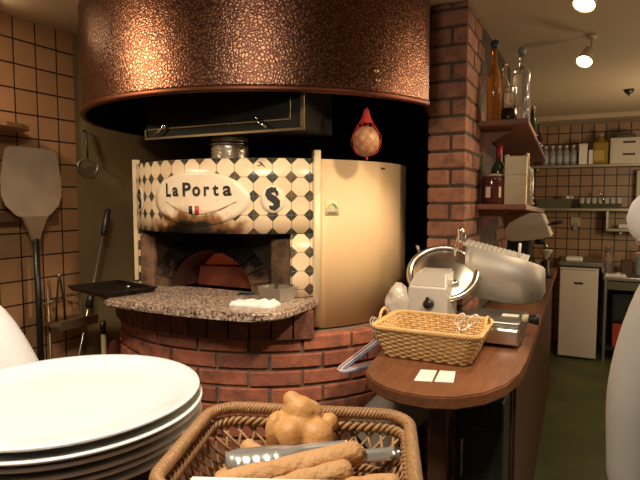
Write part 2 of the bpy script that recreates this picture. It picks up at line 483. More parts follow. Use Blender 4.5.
# oval sign
def decal(fn, n, R, zc, tc, name, m, parent, th=.003):
    mb = MB(); ring = []
    N = 64
    c0 = mb.bm.verts.new(cyl(R, tc, zc)); rings = [[c0]]
    for k in range(1, n+1):
        rr = []
        for i in range(N):
            u, v = fn(2*PI*i/N); u *= k/n; v *= k/n
            rr.append(mb.bm.verts.new(cyl(R, tc+u/.605, zc+v)))
        rings.append(rr)
    edge = []
    for i in range(N):
        u, v = fn(2*PI*i/N); edge.append(mb.bm.verts.new(cyl(R-th, tc+u/.605, zc+v)))
    rings.append(edge)
    for i in range(N): mb.face([c0, rings[1][i], rings[1][(i+1) % N]], True)
    for A, B in zip(rings[1:], rings[2:]):
        for i in range(N): mb.face([A[i], B[i], B[(i+1) % N], A[(i+1) % N]], True)
    for f in mb.bm.faces:
        for l in f.loops:
            p = l.vert.co; l[mb.uv].uv = (math.atan2(p.x-OX, OY-p.y)*.605, p.z)
    return mb.build(name, m, parent, fix=False)
TS = math.radians(3.6)
sign = decal(lambda a: (.212*math.cos(a), .098*math.sin(a)), 8, .6085, 1.378, TS, 'oval_sign', m_sign, oven)
# lettering, one glyph each
def glyph(mb, ch, t0, t1, z0, z1, R=.6105):
    cu = bpy.data.curves.new('g', 'FONT'); cu.body = ch; cu.size = 1; cu.offset = .028; cu.resolution_u = 6
    o = bpy.data.objects.new('g', cu); COL.objects.link(o)
    dg = bpy.context.evaluated_depsgraph_get(); dg.update()
    me = bpy.data.meshes.new_from_object(o.evaluated_get(dg), depsgraph=dg)
    b = bmesh.new(); b.from_mesh(me)
    es = [e for e in b.edges if e.calc_length() > .06]
    bmesh.ops.triangulate(b, faces=b.faces[:])
    xs = [v.co.x for v in b.verts]; ys = [v.co.y for v in b.verts]
    mp = {}
    for v in b.verts:
        t = t0+(t1-t0)*(v.co.x-min(xs))/(max(xs)-min(xs)); zz = z0+(z1-z0)*(v.co.y-min(ys))/(max(ys)-min(ys))
        mp[v] = mb.bm.verts.new(cyl(R, math.radians(t), zz))
    for f in b.faces: mb.face([mp[v] for v in f.verts])
    b.free(); bpy.data.objects.remove(o); bpy.data.curves.remove(cu); bpy.data.meshes.remove(me)
mb = MB()
for ch, t0, t1, z0, z1 in (('L', -9.6, -6.9, 1.386, 1.436), ('a', -6.0, -3.0, 1.387, 1.421), ('P', -.9, 2.9, 1.387, 1.437), ('o', 3.6, 7.0, 1.387, 1.422),
                           ('r', 8.5, 10.8, 1.388, 1.422), ('t', 12.0, 14.4, 1.388, 1.428), ('a', 16.0, 19.3, 1.388, 1.424)):
    glyph(mb, ch, -9.6+(t0+9.6)*.935, -9.6+(t1+9.6)*.935, z0, z1)
mb.build('lettering', m_letter, sign)
def cyl_strip(mb, pts, w, R):          # flat painted line through (t deg, z)
    P = [(math.radians(t)*.605, z) for t, z in pts]; A = []; B = []
    for i, (u, v) in enumerate(P):
        u0, v0 = P[max(i-1, 0)]; u1, v1 = P[min(i+1, len(P)-1)]
        d = math.hypot(u1-u0, v1-v0) or 1; nx, ny = -(v1-v0)/d, (u1-u0)/d
        ww = w[i] if isinstance(w, (list, tuple)) else w
        A.append(mb.bm.verts.new(cyl(R, (u+nx*ww)/.605, v+ny*ww))); B.append(mb.bm.verts.new(cyl(R, (u-nx*ww)/.605, v-ny*ww)))
    for i in range(len(P)-1): mb.face([B[i], B[i+1], A[i+1], A[i]])
mb = MB()
cyl_strip(mb, [(-10+i*2.9, 1.368-.046*math.sin(PI*i/10)) for i in range(11)], .0012, .6102)
cyl_strip(mb, [(-7+i*2.3, 1.352-.040*math.sin(PI*i/10)) for i in range(11)], .0008, .6102)
mb.build('painted_flourish', M('faded_brown_paint', (.26, .13, .06), .6), sign)
for t0, t1, m, nm in ((1.2, 2.7, m_fgreen, 'flag_green_band'), (2.7, 3.6, m_fwhite, 'flag_white_band'), (3.6, 5.2, m_red, 'flag_red_band')):
    mb = MB(); cyl_patch(mb, .6112, t0, t1, 1.322, 1.352, 3, 1, .002); mb.build(nm, m, sign)
# round emblem plates
for tc in (31.2, -31.2):
    t = math.radians(tc)
    pl = decal(lambda a: (.043*math.cos(a), .049*math.sin(a)), 3, .609, 1.376, t, 'emblem_plate', m_sign, oven)
    mb = MB()
    body = [(.006, .030), (-.004, .034), (-.014, .028), (-.017, .018), (-.010, .008), (.002, .001), (.013, -.010), (.013, -.022), (.004, -.031), (-.007, -.029), (-.013, -.022)]
    wid = [.008, .010, .011, .011, .012, .013, .013, .012, .010, .007, .002]
    cyl_strip(mb, [(tc+math.degrees(u/.605), 1.376+v) for u, v in body], wid, .6108)
    hd = [(.006, .034), (.012, .026), (.015, .018), (.013, .010)]
    cyl_strip(mb, [(tc+math.degrees(u/.605), 1.376+v) for u, v in hd], [.003, .006, .005, .001], .6107)
    cyl_strip(mb, [(tc+math.degrees(u/.605), 1.376+v) for u, v in ((-.001, .037), (.007, .037), (.010, .033))], [.004, .006, .003], .6109)
    mb.build('emblem', m_letter, pl)
mb = MB()
cyl_strip(mb, [(26.4, 1.508), (27.3, 1.503), (28.6, 1.488)], [.001, .003, .001], .6065); cyl_strip(mb, [(27.5, 1.497), (26.0, 1.492)], [.002, .001], .6065)
mb.build('painted_mark', m_letter, oven)
# sticker on cream panel
mb = MB(); cyl_patch(mb, .6072, 49.2, 54.3, 1.318, 1.372, 4, 1, .002); stk = mb.build('sticker', M('sticker_cream', (.72, .60, .38), .5), oven)
def arc(mb, tc, zc, r0, r1, a0, a1, R):
    for i in range(10):
        b0, b1 = a0+(a1-a0)*i/10, a0+(a1-a0)*(i+1)/10
        q = [(r0, b0), (r1, b0), (r1, b1), (r0, b1)]
        mb.face([mb.bm.verts.new(cyl(R, math.radians(tc)+r*math.cos(b)/.605, zc+r*math.sin(b))) for r, b in q])
for r0, r1, a0, a1, m, nm in ((.012, .020, .0, 1.5, M('sticker_green', (.10, .24, .05), .5), 'green_fan'), (.012, .020, 1.5, PI, M('sticker_yellow', (.62, .42, .05), .5), 'yellow_fan'),
                              (.004, .012, .0, PI, M('sticker_blue', (.45, .55, .50), .5), 'pale_blue_fan')):
    mb = MB(); arc(mb, 51.8, 1.342, r0, r1, a0, a1, .6078); mb.build(nm, m, stk, fix=False)
mb = MB(); cyl_patch(mb, .6078, 50.3, 53.2, 1.325, 1.328, 3, 1, .001); mb.build('caption_line', m_iron, stk)
mb = MB(); cyl_patch(mb, .6075, 74.5, 77, 1.494, 1.499, 3, 1, .002); mb.build('vent_slot', m_iron, oven)
# mouth: flat brick arch wall, chamber
BM = OY-.46
mb = MB()
ZG = 1.022
def arch(t, r=1.): return (-.003+.197*r*math.cos(t), ZG-.005+.160*r*math.sin(t))
N = 20
inner = [arch(PI*i/N) for i in range(N+1)]
outer = []
for i in range(N+1):
    t = PI*i/N; x, zz = -.015+.40*math.cos(t)*1.15, ZG+.30*math.sin(t)
    outer.append((max(-.362, min(.362, x)), min(zz, 1.262) if i not in (0, N) else ZG-.005))
for i in range(N):
    p = [inner[i], inner[i+1], outer[i+1], outer[i]]
    A = [mb.bm.verts.new((OX+a, BM, zz)) for a, zz in p]
    mb.face(A)
mb.build('mouth_surround', m_plaster if False else M('sooted_plaster', (.022, .014, .009), .95, spec=.05, var=.7, scale=14, bmp=.4, col2=(.02, .014, .01)), oven)
for s in (-1, 1):                         # burnt plaster at the two outer edges
    x0, x1 = (-.366, -.285) if s < 0 else (.275, .362)
    MB().box(OX+x0, OX+x1, BM-.02, BM+.01, ZG-.005, 1.235, .012).build('plaster_jamb', m_plaster if s < 0 else M('sooty_plaster', (.12, .07, .042), .95, scale=22, bmp=.5, col2=(.02, .013, .009), spec=.1), oven)
mb = MB()
for i in range(13):                       # voussoirs
    t0, t1 = PI*(i+.04)/13, PI*(i+.96)/13
    q = []
    for r in (1.02, 1.42):
        for t in (t0, t1): q.append(arch(t, r))
    q = [(x, max(zz, ZG-.004)) for x, zz in q]
    f_ = [mb.bm.verts.new((OX+x, BM-.022, zz)) for x, zz in (q[0], q[1], q[3], q[2])]
    b_ = [mb.bm.verts.new((OX+x, BM+.01, zz)) for x, zz in (q[0], q[1], q[3], q[2])]
    mb.face(f_); mb.face(b_[::-1])
    for a in range(4): mb.face([f_[a], b_[a], b_[(a+1) % 4], f_[(a+1) % 4]])
mb.build('brick_arch', m_sootbrick, oven)
mb = MB()                                  # chamber tunnel
ringA = [(OX+x, BM, zz) for x, zz in inner]
for d0, d1, s0, s1 in ((0, .14, 1, 1), (.14, .62, 1., 1.25)):
    A = [mb.bm.verts.new((OX+(x+.015)*s0-.015, BM+d0, ZG-.005+(zz-ZG+.005)*s0)) for x, zz in inner]
    B = [mb.bm.verts.new((OX+(x+.015)*s1-.015, BM+d1, ZG-.005+(zz-ZG+.005)*s1)) for x, zz in inner]
    for i in range(N): mb.face([A[i], A[i+1], B[i+1], B[i]], True)
mb.face([mb.bm.verts.new((OX+(x+.015)*1.25-.015, BM+.62, ZG-.005+(zz-ZG+.005)*1.25)) for x, zz in inner])
mb.build('fire_chamber', M('chamber_brick', (.10, .035, .02), .9, var=.5, scale=12, bmp=.4), oven)
mb = MB()                                  # metal door leaf set inside the mouth
for x0, x1, z0, z1, z2 in ((-.135, .155, ZG, ZG+.080, ZG+.092), ):
    mb.prism([(0, 0)]*3, 0, 0) if False else None
q = [(-.150, ZG), (.168, ZG), (.150, ZG+.085), (-.135, ZG+.078)]
f_ = [mb.bm.verts.new((OX+x, BM+.09, zz)) for x, zz in q]; b_ = [mb.bm.verts.new((OX+x, BM+.10, zz)) for x, zz in q]
mb.face(f_); mb.face(b_)
for a in range(4): mb.face([f_[a], f_[(a+1) % 4], b_[(a+1) % 4], b_[a]])
door = mb.build('door_plate', M('dark_copper_plate', (.20, .055, .03), .45, .3, var=.6, scale=9, emit=(1, .10, .03), es=.012), oven)  # slight red emission stands in for firelight on the door
for q in ([(-.128, ZG+.082), (.018, ZG+.089), (.018, ZG+.140), (-.080, ZG+.128)], [(.024, ZG+.089), (.143, ZG+.092), (.098, ZG+.142), (.024, ZG+.143)]):
    mb = MB()
    f_ = [mb.bm.verts.new((OX+x, BM+.11, zz)) for x, zz in q]; b_ = [mb.bm.verts.new((OX+x, BM+.118, zz)) for x, zz in q]
    mb.face(f_); mb.face(b_)
    for a in range(4): mb.face([f_[a], f_[(a+1) % 4], b_[(a+1) % 4], b_[a]])
    mb.build('upper_plate', m_copperdoor, door)
# granite shelf
pts = [(.452, .43), (.456, .498), (.468, .63), (.462, .69), (.44, .737), (.405, .765), (.364, .778), (.26, .792), (.146, .802), (-.20, .802), (-.33, .72), (-.46, .60), (-.46, .43)]
pts = [(OX+a, OY-b) for a, b in pts if b > 0]
mb = MB(); mb.prism(pts, ZG-.027, ZG)
bmesh.ops.bevel(mb.bm, geom=[e for e in mb.bm.edges if abs(e.verts[0].co.z-e.verts[1].co.z) < 1e-4], offset=.006, segments=3, affect='EDGES')
mb.build('granite_shelf', m_granite, oven)

# things on the granite shelf
pan = thing('loaf_pan', 'small rectangular steel pan on the right end of the granite oven shelf', 'pan', (OX+.335, OY-.525, ZG), math.radians(-14))
def open_box(mb, w, d, h, t, flare=.006, lip=.004):
    o = [(-w/2, -d/2), (w/2, -d/2), (w/2, d/2), (-w/2, d/2)]
    def ring(k, z): return [mb.bm.verts.new((x+math.copysign(k, x), y+math.copysign(k, y), z)) for x, y in o]
    rs = [ring(-.0, 0), ring(flare, h), ring(flare+lip, h), ring(flare+lip, h-.003), ring(flare-t, h-.002), ring(-t, t)]
    order = [rs[0], rs[3], rs[2], rs[1], rs[4], rs[5]]
    mb.face(rs[0][::-1]); mb.face(rs[5])
    for A, B in zip(order, order[1:]):
        for i in range(4): mb.face([A[i], A[(i+1) % 4], B[(i+1) % 4], B[i]])
    return mb
open_box(MB(), .092, .068, .046, .002).build('pan_body', M('pan_steel', (.46, .42, .37), .35, .75), pan)
mb = MB(); mb.tube([(-.044, 0, .040), (-.058, -.008, .042), (-.066, -.010, .036)], .004); mb.build('pan_grip', m_steelD, pan)
def drape(name, w, d, nx, ny, amp, sc, th, m, seed=0, lift=None):
    mb = MB(); g = []
    for j in range(ny+1):
        rowv = []
        for i in range(nx+1):
            x, y = (i/nx-.5)*w, (j/ny-.5)*d
            e = noise.noise(Vector((x*sc+seed, y*sc, seed)))
            ee = noise.noise(Vector((x*sc*.5+seed, y*sc*.5, seed+9)))
            zt = th + amp*abs(e)*2
            rowv.append((Vector((x+ee*.01, y+e*.008, max(.004, zt)*(.35 if i in (0, nx) or j in (0, ny) else 1))), Vector((x+ee*.01, y+e*.008, .0005))))
        g.append(rowv)
    T = [[mb.bm.verts.new(a) for a, b in r] for r in g]; B = [[mb.bm.verts.new(b) for a, b in r] for r in g]
    for j in range(ny):
        for i in range(nx):
            mb.face([T[j][i], T[j][i+1], T[j+1][i+1], T[j+1][i]], True); mb.face([B[j][i], B[j+1][i], B[j+1][i+1], B[j][i+1]], True)
    for i in range(nx): mb.face([T[0][i], B[0][i], B[0][i+1], T[0][i+1]]); mb.face([T[ny][i], T[ny][i+1], B[ny][i+1], B[ny][i]])
    for j in range(ny): mb.face([T[j][0], T[j+1][0], B[j+1][0], B[j][0]]); mb.face([T[j][nx], B[j][nx], B[j+1][nx], T[j+1][nx]])
    return mb.build(name, m)
o = drape('folded_cloth', .155, .075, 24, 12, .009, 28, .013, m_cloth, 3)
o.location = (OX+.325, OY-.655, ZG); o.rotation_euler = (0, 0, math.radians(6))
tag(o, 'folded white cloth lying on the granite shelf in front of the steel pan', 'cloth')
scr = thing('dough_scraper', 'small dark flat scraper lying on the folded white cloth', 'scraper', (OX+.285, OY-.645, ZG+.034), math.radians(20))
MB().box(-.03, .03, -.016, .016, -.002, .002, .0015).build('blade', m_black, scr)
MB().box(-.03, .03, .012, .020, -.003, .004, .002).build('grip', m_iron, scr)
# black sheet tray hanging over the left end
tr = thing('baking_tray', 'black rimmed baking tray at the left end of the granite oven shelf', 'tray', (OX-.325, OY-.665, ZG+.001), math.radians(-14))
open_box(MB(), .265, .19, .02, .002, .006, .006).build('tray_body', m_blacksteel, tr)
mb = MB(); mb.lathe([(0, .002), (.007, .002), (.006, .012), (.009, .015), (.009, .022), (0, .024)], (.05, .04, 0), 14); mb.build('tray_knob', m_steel, tr)

# ------------------------------------------------------------------ copper hood
hood = thing('exhaust_hood', 'round hammered copper exhaust hood hanging from the ceiling over the oven', 'hood')
RH = .81; ZH = 1.712
def plan_path(R, inset=0.):
    p = [(OX+R*math.sin(math.radians(t)), OY-R*math.cos(math.radians(t))) for t in [-180+255*k/110 for k in range(111)]]
    return p + [(-.590-inset, 2.119), (-.66-inset, 2.35), (-.80, 2.70)]
def band(prof, name, m, parent):
    mb = MB(); rows = [[mb.bm.verts.new((x, y, z)) for x, y in plan_path(R, RH-R)] for R, z in prof]
    for A, B in zip(rows, rows[1:]):
        for k in range(len(A)-1): mb.face([A[k], A[k+1], B[k+1], B[k]], True)
    return mb.build(name, m, parent)
shell = band([(RH, ZH+.02), (RH, CZ-.001)], 'copper_shell', m_copper, hood)
band([(RH-.015, ZH), (RH+.002, ZH), (RH+.004, ZH+.004), (RH+.004, ZH+.016), (RH, ZH+.020), (RH-.015, ZH+.018)], 'rim_band', M('rim_copper', (.16, .055, .03), .45, 1., var=.3), hood)
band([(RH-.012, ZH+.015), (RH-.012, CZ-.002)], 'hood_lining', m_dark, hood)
for t, zz in ((56, 1.795), (56.4, 1.765)):
    mb = MB(); p = cyl(RH, math.radians(t), zz); R3 = Matrix.Rotation(math.radians(t), 3, 'Z') @ Matrix.Rotation(PI/2, 3, 'X')
    mb.lathe([(0, .008), (.007, .006), (.010, 0), (.010, -.004)], p, 14, R3); mb.build('bolt', M('bolt_brass', (.55, .38, .22), .3, 1.), hood)
# filter housing inside the hood
fx0, fx1, fb0, fb1 = OX-.185, OX+.49, OY-.61, OY-.40
mb = MB(); mb.box(fx0, fx1, fb0, fb1, 1.60, CZ-.01, .004)
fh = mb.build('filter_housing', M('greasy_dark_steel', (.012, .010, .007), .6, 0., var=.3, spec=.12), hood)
m_edge = M('greasy_edge_steel', (.14, .10, .05), .35, .9)
mb = MB(); mb.box(fx0-.003, fx1+.003, fb0-.006, fb0, 1.597, 1.606, .001); mb.box(fx1-.012, fx1+.003, fb0-.006, fb0, 1.606, 1.72, .001); mb.box(fx0-.003, fx0+.006, fb0-.006, fb0, 1.606, 1.635, .001)
mb.build('housing_edge', m_edge, fh)
mb = MB(); mb.box(fx0+.01, fx1-.05, fb0-.003, fb0, 1.632, 1.638, .001); mb.box(fx1-.055, fx1-.049, fb0-.003, fb0, 1.632, 1.73, .001); mb.build('filter_frame', m_edge, fh)
for x in (fx0+.10, fx0+.50):
    mb = MB(); d = 1 if x > fx0+.3 else -1
    mb.tube([(x, fb0, 1.645), (x, fb0-.02, 1.64), (x+d*.02, fb0-.022, 1.625), (x+d*.045, fb0-.02, 1.612)], [.004, .005, .004, .003]); mb.lathe([(0, 0), (.009, .002), (.010, .012), (0, .016)], (x, fb0-.012, 1.635), 12)
    mb.build('latch', m_chrome, fh)
# flue
fl = thing('flue_pipe', 'shiny steel flue duct between the oven top and the hood', 'pipe', (OX+.11, OY-.49, 1.512))
mb = MB(); pr = [(.066, 0)]
for i in range(6):
    zz = .004+i*.015; pr += [(.070, zz), (.066, zz+.008)]
pr += [(.068, .092)]
mb.lathe(pr, (0, 0, 0), 32); mb.build('duct', M('duct_steel', (.62, .52, .38), .3, .85, var=.3, scale=20, bmp=.5, bscale=25), fl)
mb = MB(); mb.lathe([(.071, .060), (.0735, .062), (.0735, .070), (.071, .072)], (0, 0, 0), 32); mb.build('clamp_band', m_chrome, fl)
# ham in red net
hx, hy = -.703, 1.752
ham = thing('hanging_ham', 'round cured ham in a red net hanging from the hood rim', 'ham', (hx, hy, 1.575))
mb = MB(); mb.ball((0, 0, 0), (.047, .047, .052), 3)
for v in mb.bm.verts: v.co *= 1+.07*noise.noise(v.co*28)
mb.build('ham_body', m_ham, ham)
mb = MB()
def netr(z):  # radius at height
    if z <= .03: return .0485*math.sqrt(max(0.02, 1-(z/.054)**2))
    k = (z-.03)/.085
    return max(.004, .041*(1-k)**1.2)
for k in range(9):
    for s in (-1, 1):
        pts = []
        for i in range(25):
            zz = -.05+.162*i/24; a = 2*PI*k/9+s*i*.11
            r = netr(zz)*1.05+.001; pts.append((r*math.cos(a), r*math.sin(a), zz))
        mb.tube(pts, .0007, 4)
mb.tube([(0, 0, -.05), (.004, 0, -.062)], .004, 6)
mb.lathe([(.004, .112), (.010, .106), (.012, .094), (.016, .075), (.022, .062)], (0, 0, 0), 12)
mb.build('net', m_rednet, ham)
mb = MB(); mb.tube([(0, 0, .108), (.004, 0, .114), (.003, 0, .122), (0, 0, .126), (0, 0, .140)], .0016, 6); mb.build('hook', m_chrome, ham)

# ------------------------------------------------------------------ left wall tools
peel = thing('pizza_peel', 'broad metal pizza peel standing upright against the tiled left wall', 'peel', (-2.05, 1.455, 0), math.radians(4))
prof = []
w, h0, h1 = .140, 1.30, 1.583
out = [(-.10, h1), (-.118, h1-.012), (-.128, h1-.05), (-w, 1.46), (-.139, 1.39), (-.122, 1.35), (-.08, 1.312), (-.03, 1.298), (.03, 1.298), (.08, 1.312), (.122, 1.35), (.139, 1.39), (w, 1.46), (.128, h1-.05), (.118, h1-.012), (.10, h1), (.05, h1+.003), (-.05, h1+.003)]
mb = MB(); A = [mb.bm.verts.new((.004, y, z)) for y, z in out]; B = [mb.bm.verts.new((.0, y, z)) for y, z in out]
mb.face(A); mb.face(B[::-1])
for i in range(len(out)): j = (i+1) % len(out); mb.face([A[i], B[i], B[j], A[j]])
mb.build('blade', m_alum, peel)
sk = [(-.062, 1.308), (-.05, 1.29), (-.03, 1.25), (-.016, 1.21), (.0, 1.20), (.016, 1.21), (.03, 1.25), (.05, 1.29), (.062, 1.308)]
mb = MB(); A = [mb.bm.verts.new((.014, y, z)) for y, z in sk]; B = [mb.bm.verts.new((.002, y, z)) for y, z in sk]
mb.face(A); mb.face(B[::-1])
for i in range(len(sk)): j = (i+1) % len(sk); mb.face([A[i], B[i], B[j], A[j]])
mb.build('socket', M('peel_socket_alloy', (.50, .42, .33), .45, .8, var=.2), peel)
mb = MB(); mb.tube([(.008, 0, 1.215), (.010, 0, .9), (.012, 0, .03)], .0125, 12); mb.build('handle', m_black, peel)
st = thing('tool_stand', 'thin metal tool rack with a tray shelf against the tiled wall behind the peel', 'rack', (-2.085, 0, 0))
for y in (1.31, 1.495, 1.535):
    mb = MB(); mb.tube([(0, y, .0), (0, y, 1.27 if y != 1.535 else 1.0)], .006, 8); mb.build('upright', M('tarnished_rod', (.26, .19, .12), .4, .7), st)
MB().box(-.03, .0, 1.25, 1.60, 1.285, 1.325, .004).build('top_rail', M('dark_wood_rail', (.13, .06, .03), .6), st)
mb = MB(); mb.tube([(.02, 1.50, .93), (.02, 1.56, .945), (.02, 1.64, .955), (.02, 1.675, .94), (.02, 1.685, .90), (.02, 1.685, .60), (.02, 1.685, 0)], .006, 8); mb.build('hoop', M('tarnished_rod', (.2, .2, .2)), st)
mb = MB(); mb.box(-.02, .12, 1.50, 1.69, .835, .85, .003); mb.box(.112, .122, 1.50, 1.69, .825, .865, .002); mb.build('tray_shelf', M('rack_tray_steel', (.22, .15, .09), .5, .6), st)
t_ = thing('kitchen_tongs', 'dark metal tongs standing open on the rack tray by the tiled wall', 'tongs', (-2.05, 1.565, .851))
for s in (-1, 1):
    mb = MB(); mb.tube([(0, 0, .20), (0, s*.006, .17), (0, s*.018, .08), (0, s*.022, .0)], [.006, .005, .005, .005], 8, flat=.6); mb.build('arm', m_iron, t_)
mb = MB(); mb.lathe([(0, .205), (.008, .203), (.008, .192), (0, .19)], (0, 0, 0), 10); mb.build('hinge', m_steelD, t_)
ws = MB(); out = [(-2.14, .3), (-1.96, .3), (-1.965, 1.30), (-1.98, 1.37), (-2.01, 1.42), (-2.05, 1.45), (-2.10, 1.46), (-2.14, 1.46)]
ws.prism(out, 1.652, 1.668)
o = tag(ws.build('wall_shelf', m_peelw), 'thin pale wooden shelf with a rounded end high on the tiled left wall', 'shelf')
br = thing('oven_brush', 'long silver rod with a black grip leaning by the tiled wall left of the oven', 'brush', (0, 0, 0))
def lerp(a, b, t): return Vector(a)+(Vector(b)-Vector(a))*t
T1, B1 = (-2.03, 1.823, 1.33), (-2.00, 1.42, .03)
mb = MB(); mb.tube([lerp(T1, B1, .09), lerp(T1, B1, .95)], .0055, 10); mb.build('rod', M('bright_rod', (.72, .66, .56), .25, .9), br)
mb = MB(); mb.tube([lerp(T1, B1, -.002), lerp(T1, B1, .004), lerp(T1, B1, .086), lerp(T1, B1, .092)], [.010, .0145, .0145, .011], 12); mb.build('grip', m_black, br)
mb = MB(); mb.tube([lerp(T1, B1, .285), lerp(T1, B1, .34)], [.014, .018], 12); mb.build('collar', m_black, br)
mb = MB(); mb.tube([lerp(T1, B1, .93), lerp(T1, B1, 1.0)], [.02, .03], 12); mb.build('brush_head', m_iron, br)
# skimmer on the olive wall
skm = thing('wire_skimmer', 'round wire skimmer hanging beside the corner of the tiled left wall', 'skimmer', (-2.12, 1.79, 1.53))
mb = MB(); mb.tube([(.03*math.cos(a)*.5, .044*math.cos(a), .04*math.sin(a)) for a in [2*PI*i/24 for i in range(24)]], .0035, 6, closed=True); mb.build('ring', m_steelD, skm)
mb = MB()
for k in range(-3, 4):
    y = k*.011; hh = .04*math.sqrt(1-(k/4)**2); mb.tube([(y*.3, y, -hh), (-.008+y*.3, y, 0), (y*.3, y, hh)], .0007, 4); mb.tube([(-.01, -hh, y*.9), (-.006, 0, y*.9), (.01, hh, y*.9)], .0007, 4)
mb.build('wire_mesh', m_iron, skm)
mb = MB(); mb.tube([(0, 0, .04), (-.005, .004, .09), (-.012, .006, .16), (-.014, .006, .17), (-.032, .006, .168)], .0045, 8); mb.build('handle', m_black, skm)
# items in the shadow beside the base
bk = thing('broom_stick', 'short pale stick with a dark tip standing left of the brick oven base', 'stick', (-1.90, 1.66, 0))
mb = MB(); mb.tube([(0, 0, 0), (0, 0, .79)], .011, 10); mb.build('shaft', M('pale_stick', (.38, .33, .17), .5), bk)
mb = MB(); mb.tube([(0, 0, .79), (0, 0, .845)], .013, 10); mb.build('tip', m_black, bk)
mb = MB(); mb.ball((0, 0, .36), (.062, .07, .37), 3)
for v in mb.bm.verts:
    v.co.x *= 1+.15*noise.noise(v.co*6); v.co.z = max(v.co.z, 0)
o = tag(mb.build('sack', m_rust), 'dull red rounded sack in the shadow left of the brick oven base', 'sack'); o.location = (-1.965, 1.775, .0)

# ------------------------------------------------------------------ serving counter in the foreground
ZS = 1.045
sc = thing('serving_counter', 'near wooden serving counter under the plates and the brown basket', 'counter')
def quadL(pts): return [tuple(L(a, b))[:2] for a, b in pts]
MB().prism(quadL([(-1.0, -.2), (.092, -.2), (.092, .655), (.06, .69), (-.45, .70), (-1.0, .68)]), ZS-.035, ZS).build('counter_top', m_dkwood, sc)
MB().prism(quadL([(-.98, .1), (.06, .1), (.06, .60), (-.98, .60)]), 0, ZS-.035).build('counter_front', m_dkwood, sc)
# stacked plates
PL = [('china_plate', 'large white round plate on top of the plate stack, its flat face in full view'), (0, 'second white plate from the top of the stack'), (0, 'third white plate from the top of the stack'),
      (0, 'fourth white plate from the top of the stack'), (0, 'fifth white plate down, next to lowest in the stack'), (0, 'lowest white plate of the stack, resting on the counter')]
prof = [(0, .004), (.095, .004), (.10, .001), (.105, .0005), (.110, .003), (.135, .007), (.160, .0155), (.167, .0195), (.1685, .0215), (.1675, .0232), (.164, .0225), (.150, .0185), (.138, .0145), (.125, .012), (.10, .0105), (0, .010)]
p0 = thing('china_plate', '', 'plate', L(-.338, .70, ZS), 0, 'white plates in a stack')
MB().lathe(prof, (0, 0, 0), 96).build('plate_dish', m_white, p0)
mb = MB(); mb.tube([(.1682*math.cos(2*PI*i/96), .1682*math.sin(2*PI*i/96), .0216) for i in range(96)], .0016, 8, closed=True); mb.build('rolled_rim', m_white, p0)
dz = .0108
for k in range(6):
    off = [(0, 0), (.005, -.007), (.002, -.001), (.003, -.002), (-.002, .0), (0, 0)][k]
    loc = L(-.331+off[0], .690+off[1], ZS-.0095+.010+(5-k)*dz)
    if k == 0: p0.location = loc; p0['label'] = PL[0][1]
    else: dup(p0, loc, 0, PL[k][1])

# ------------------------------------------------------------------ near bread basket (open cane work)
bk = thing('bread_basket', 'brown wicker bread basket with a braided rim on the near counter', 'basket', L(-.025, .545, ZS), YAW+math.radians(-7))
def rrect(w, d, r, n=10):
    pts = []
    for cx, cy, a0 in ((w/2-r, d/2-r, 0), (-w/2+r, d/2-r, 90), (-w/2+r, -d/2+r, 180), (w/2-r, -d/2+r, 270)):
        for i in range(n+1):
            a = math.radians(a0+90*i/n); pts.append((cx+r*math.cos(a), cy+r*math.sin(a)))
    return pts
def resample(pts, n):
    P = [Vector((p[0], p[1], 0)) for p in pts]; P.append(P[0]); ln = [0]
    for a, b in zip(P, P[1:]): ln.append(ln[-1]+(b-a).length)
    out = []; j = 0
    for i in range(n):
        s = ln[-1]*i/n
        while ln[j+1] < s: j += 1
        k = (s-ln[j])/max(1e-9, ln[j+1]-ln[j]); p = P[j]+(P[j+1]-P[j])*k
        t = (P[j+1]-P[j]).normalized(); out.append((p, Vector((t.y, -t.x, 0))))
    return out, ln[-1]
W, Dp, H = .240, .20, .075
rim, lr = resample(rrect(W, Dp, .035), 360)
base_, lb = resample(rrect(W-.05, Dp-.05, .03), 360)
mb = MB()
def braid(mb, path, z, R, r, strands, turns, n=6, flat=1.):
    N_ = len(path)
    for s in range(strands):
        pts = []
        for i, (p, nr) in enumerate(path):
            a = 2*PI*(turns*i/N_ + s/strands)
            pts.append(p + nr*math.cos(a)*R + Vector((0, 0, z+math.sin(a)*R*flat)))
        mb.tube(pts, r, n, closed=True)
braid(mb, rim, H-.006, .0048, .0027, 5, 38)
braid(mb, [(p - nr*.004, nr) for p, nr in rim], H-.021, .004, .0028, 3, 30)
mb.build('braided_rim', m_wickD, bk)
mb = MB()
NC = 44
for k in range(NC):
    for s in (-1, 1):
        i0 = int(360*k/NC); i1 = int(i0+s*16) % 360
        a, _n = rim[i0]; b, _n2 = base_[i1]
        mb.tube([a+Vector((0, 0, H-.02)), (a+b)/2+Vector((0, 0, H*.45))+_n*.003, b+Vector((0, 0, .012))], .0019, 5)
for zz in (.0, .006):
    braid(mb, base_, .008+zz, .003, .002, 2, 40)
mb.build('lattice_side', m_wickD, bk)
mb = MB()
for k in range(14):
    y = -.076+k*.0117
    mb.tube([(x_*(W-.055)/20-(W-.055)/2, y, .0045+.002*math.sin(PI*(x_+k))) for x_ in range(21)], .0045, 5, flat=.5)
for k in range(8):
    x = -.09+k*.0257
    mb.tube([(x, -.078, .0045), (x, .078, .0045)], .003, 5)
mb.build('woven_floor', m_wickD, bk)

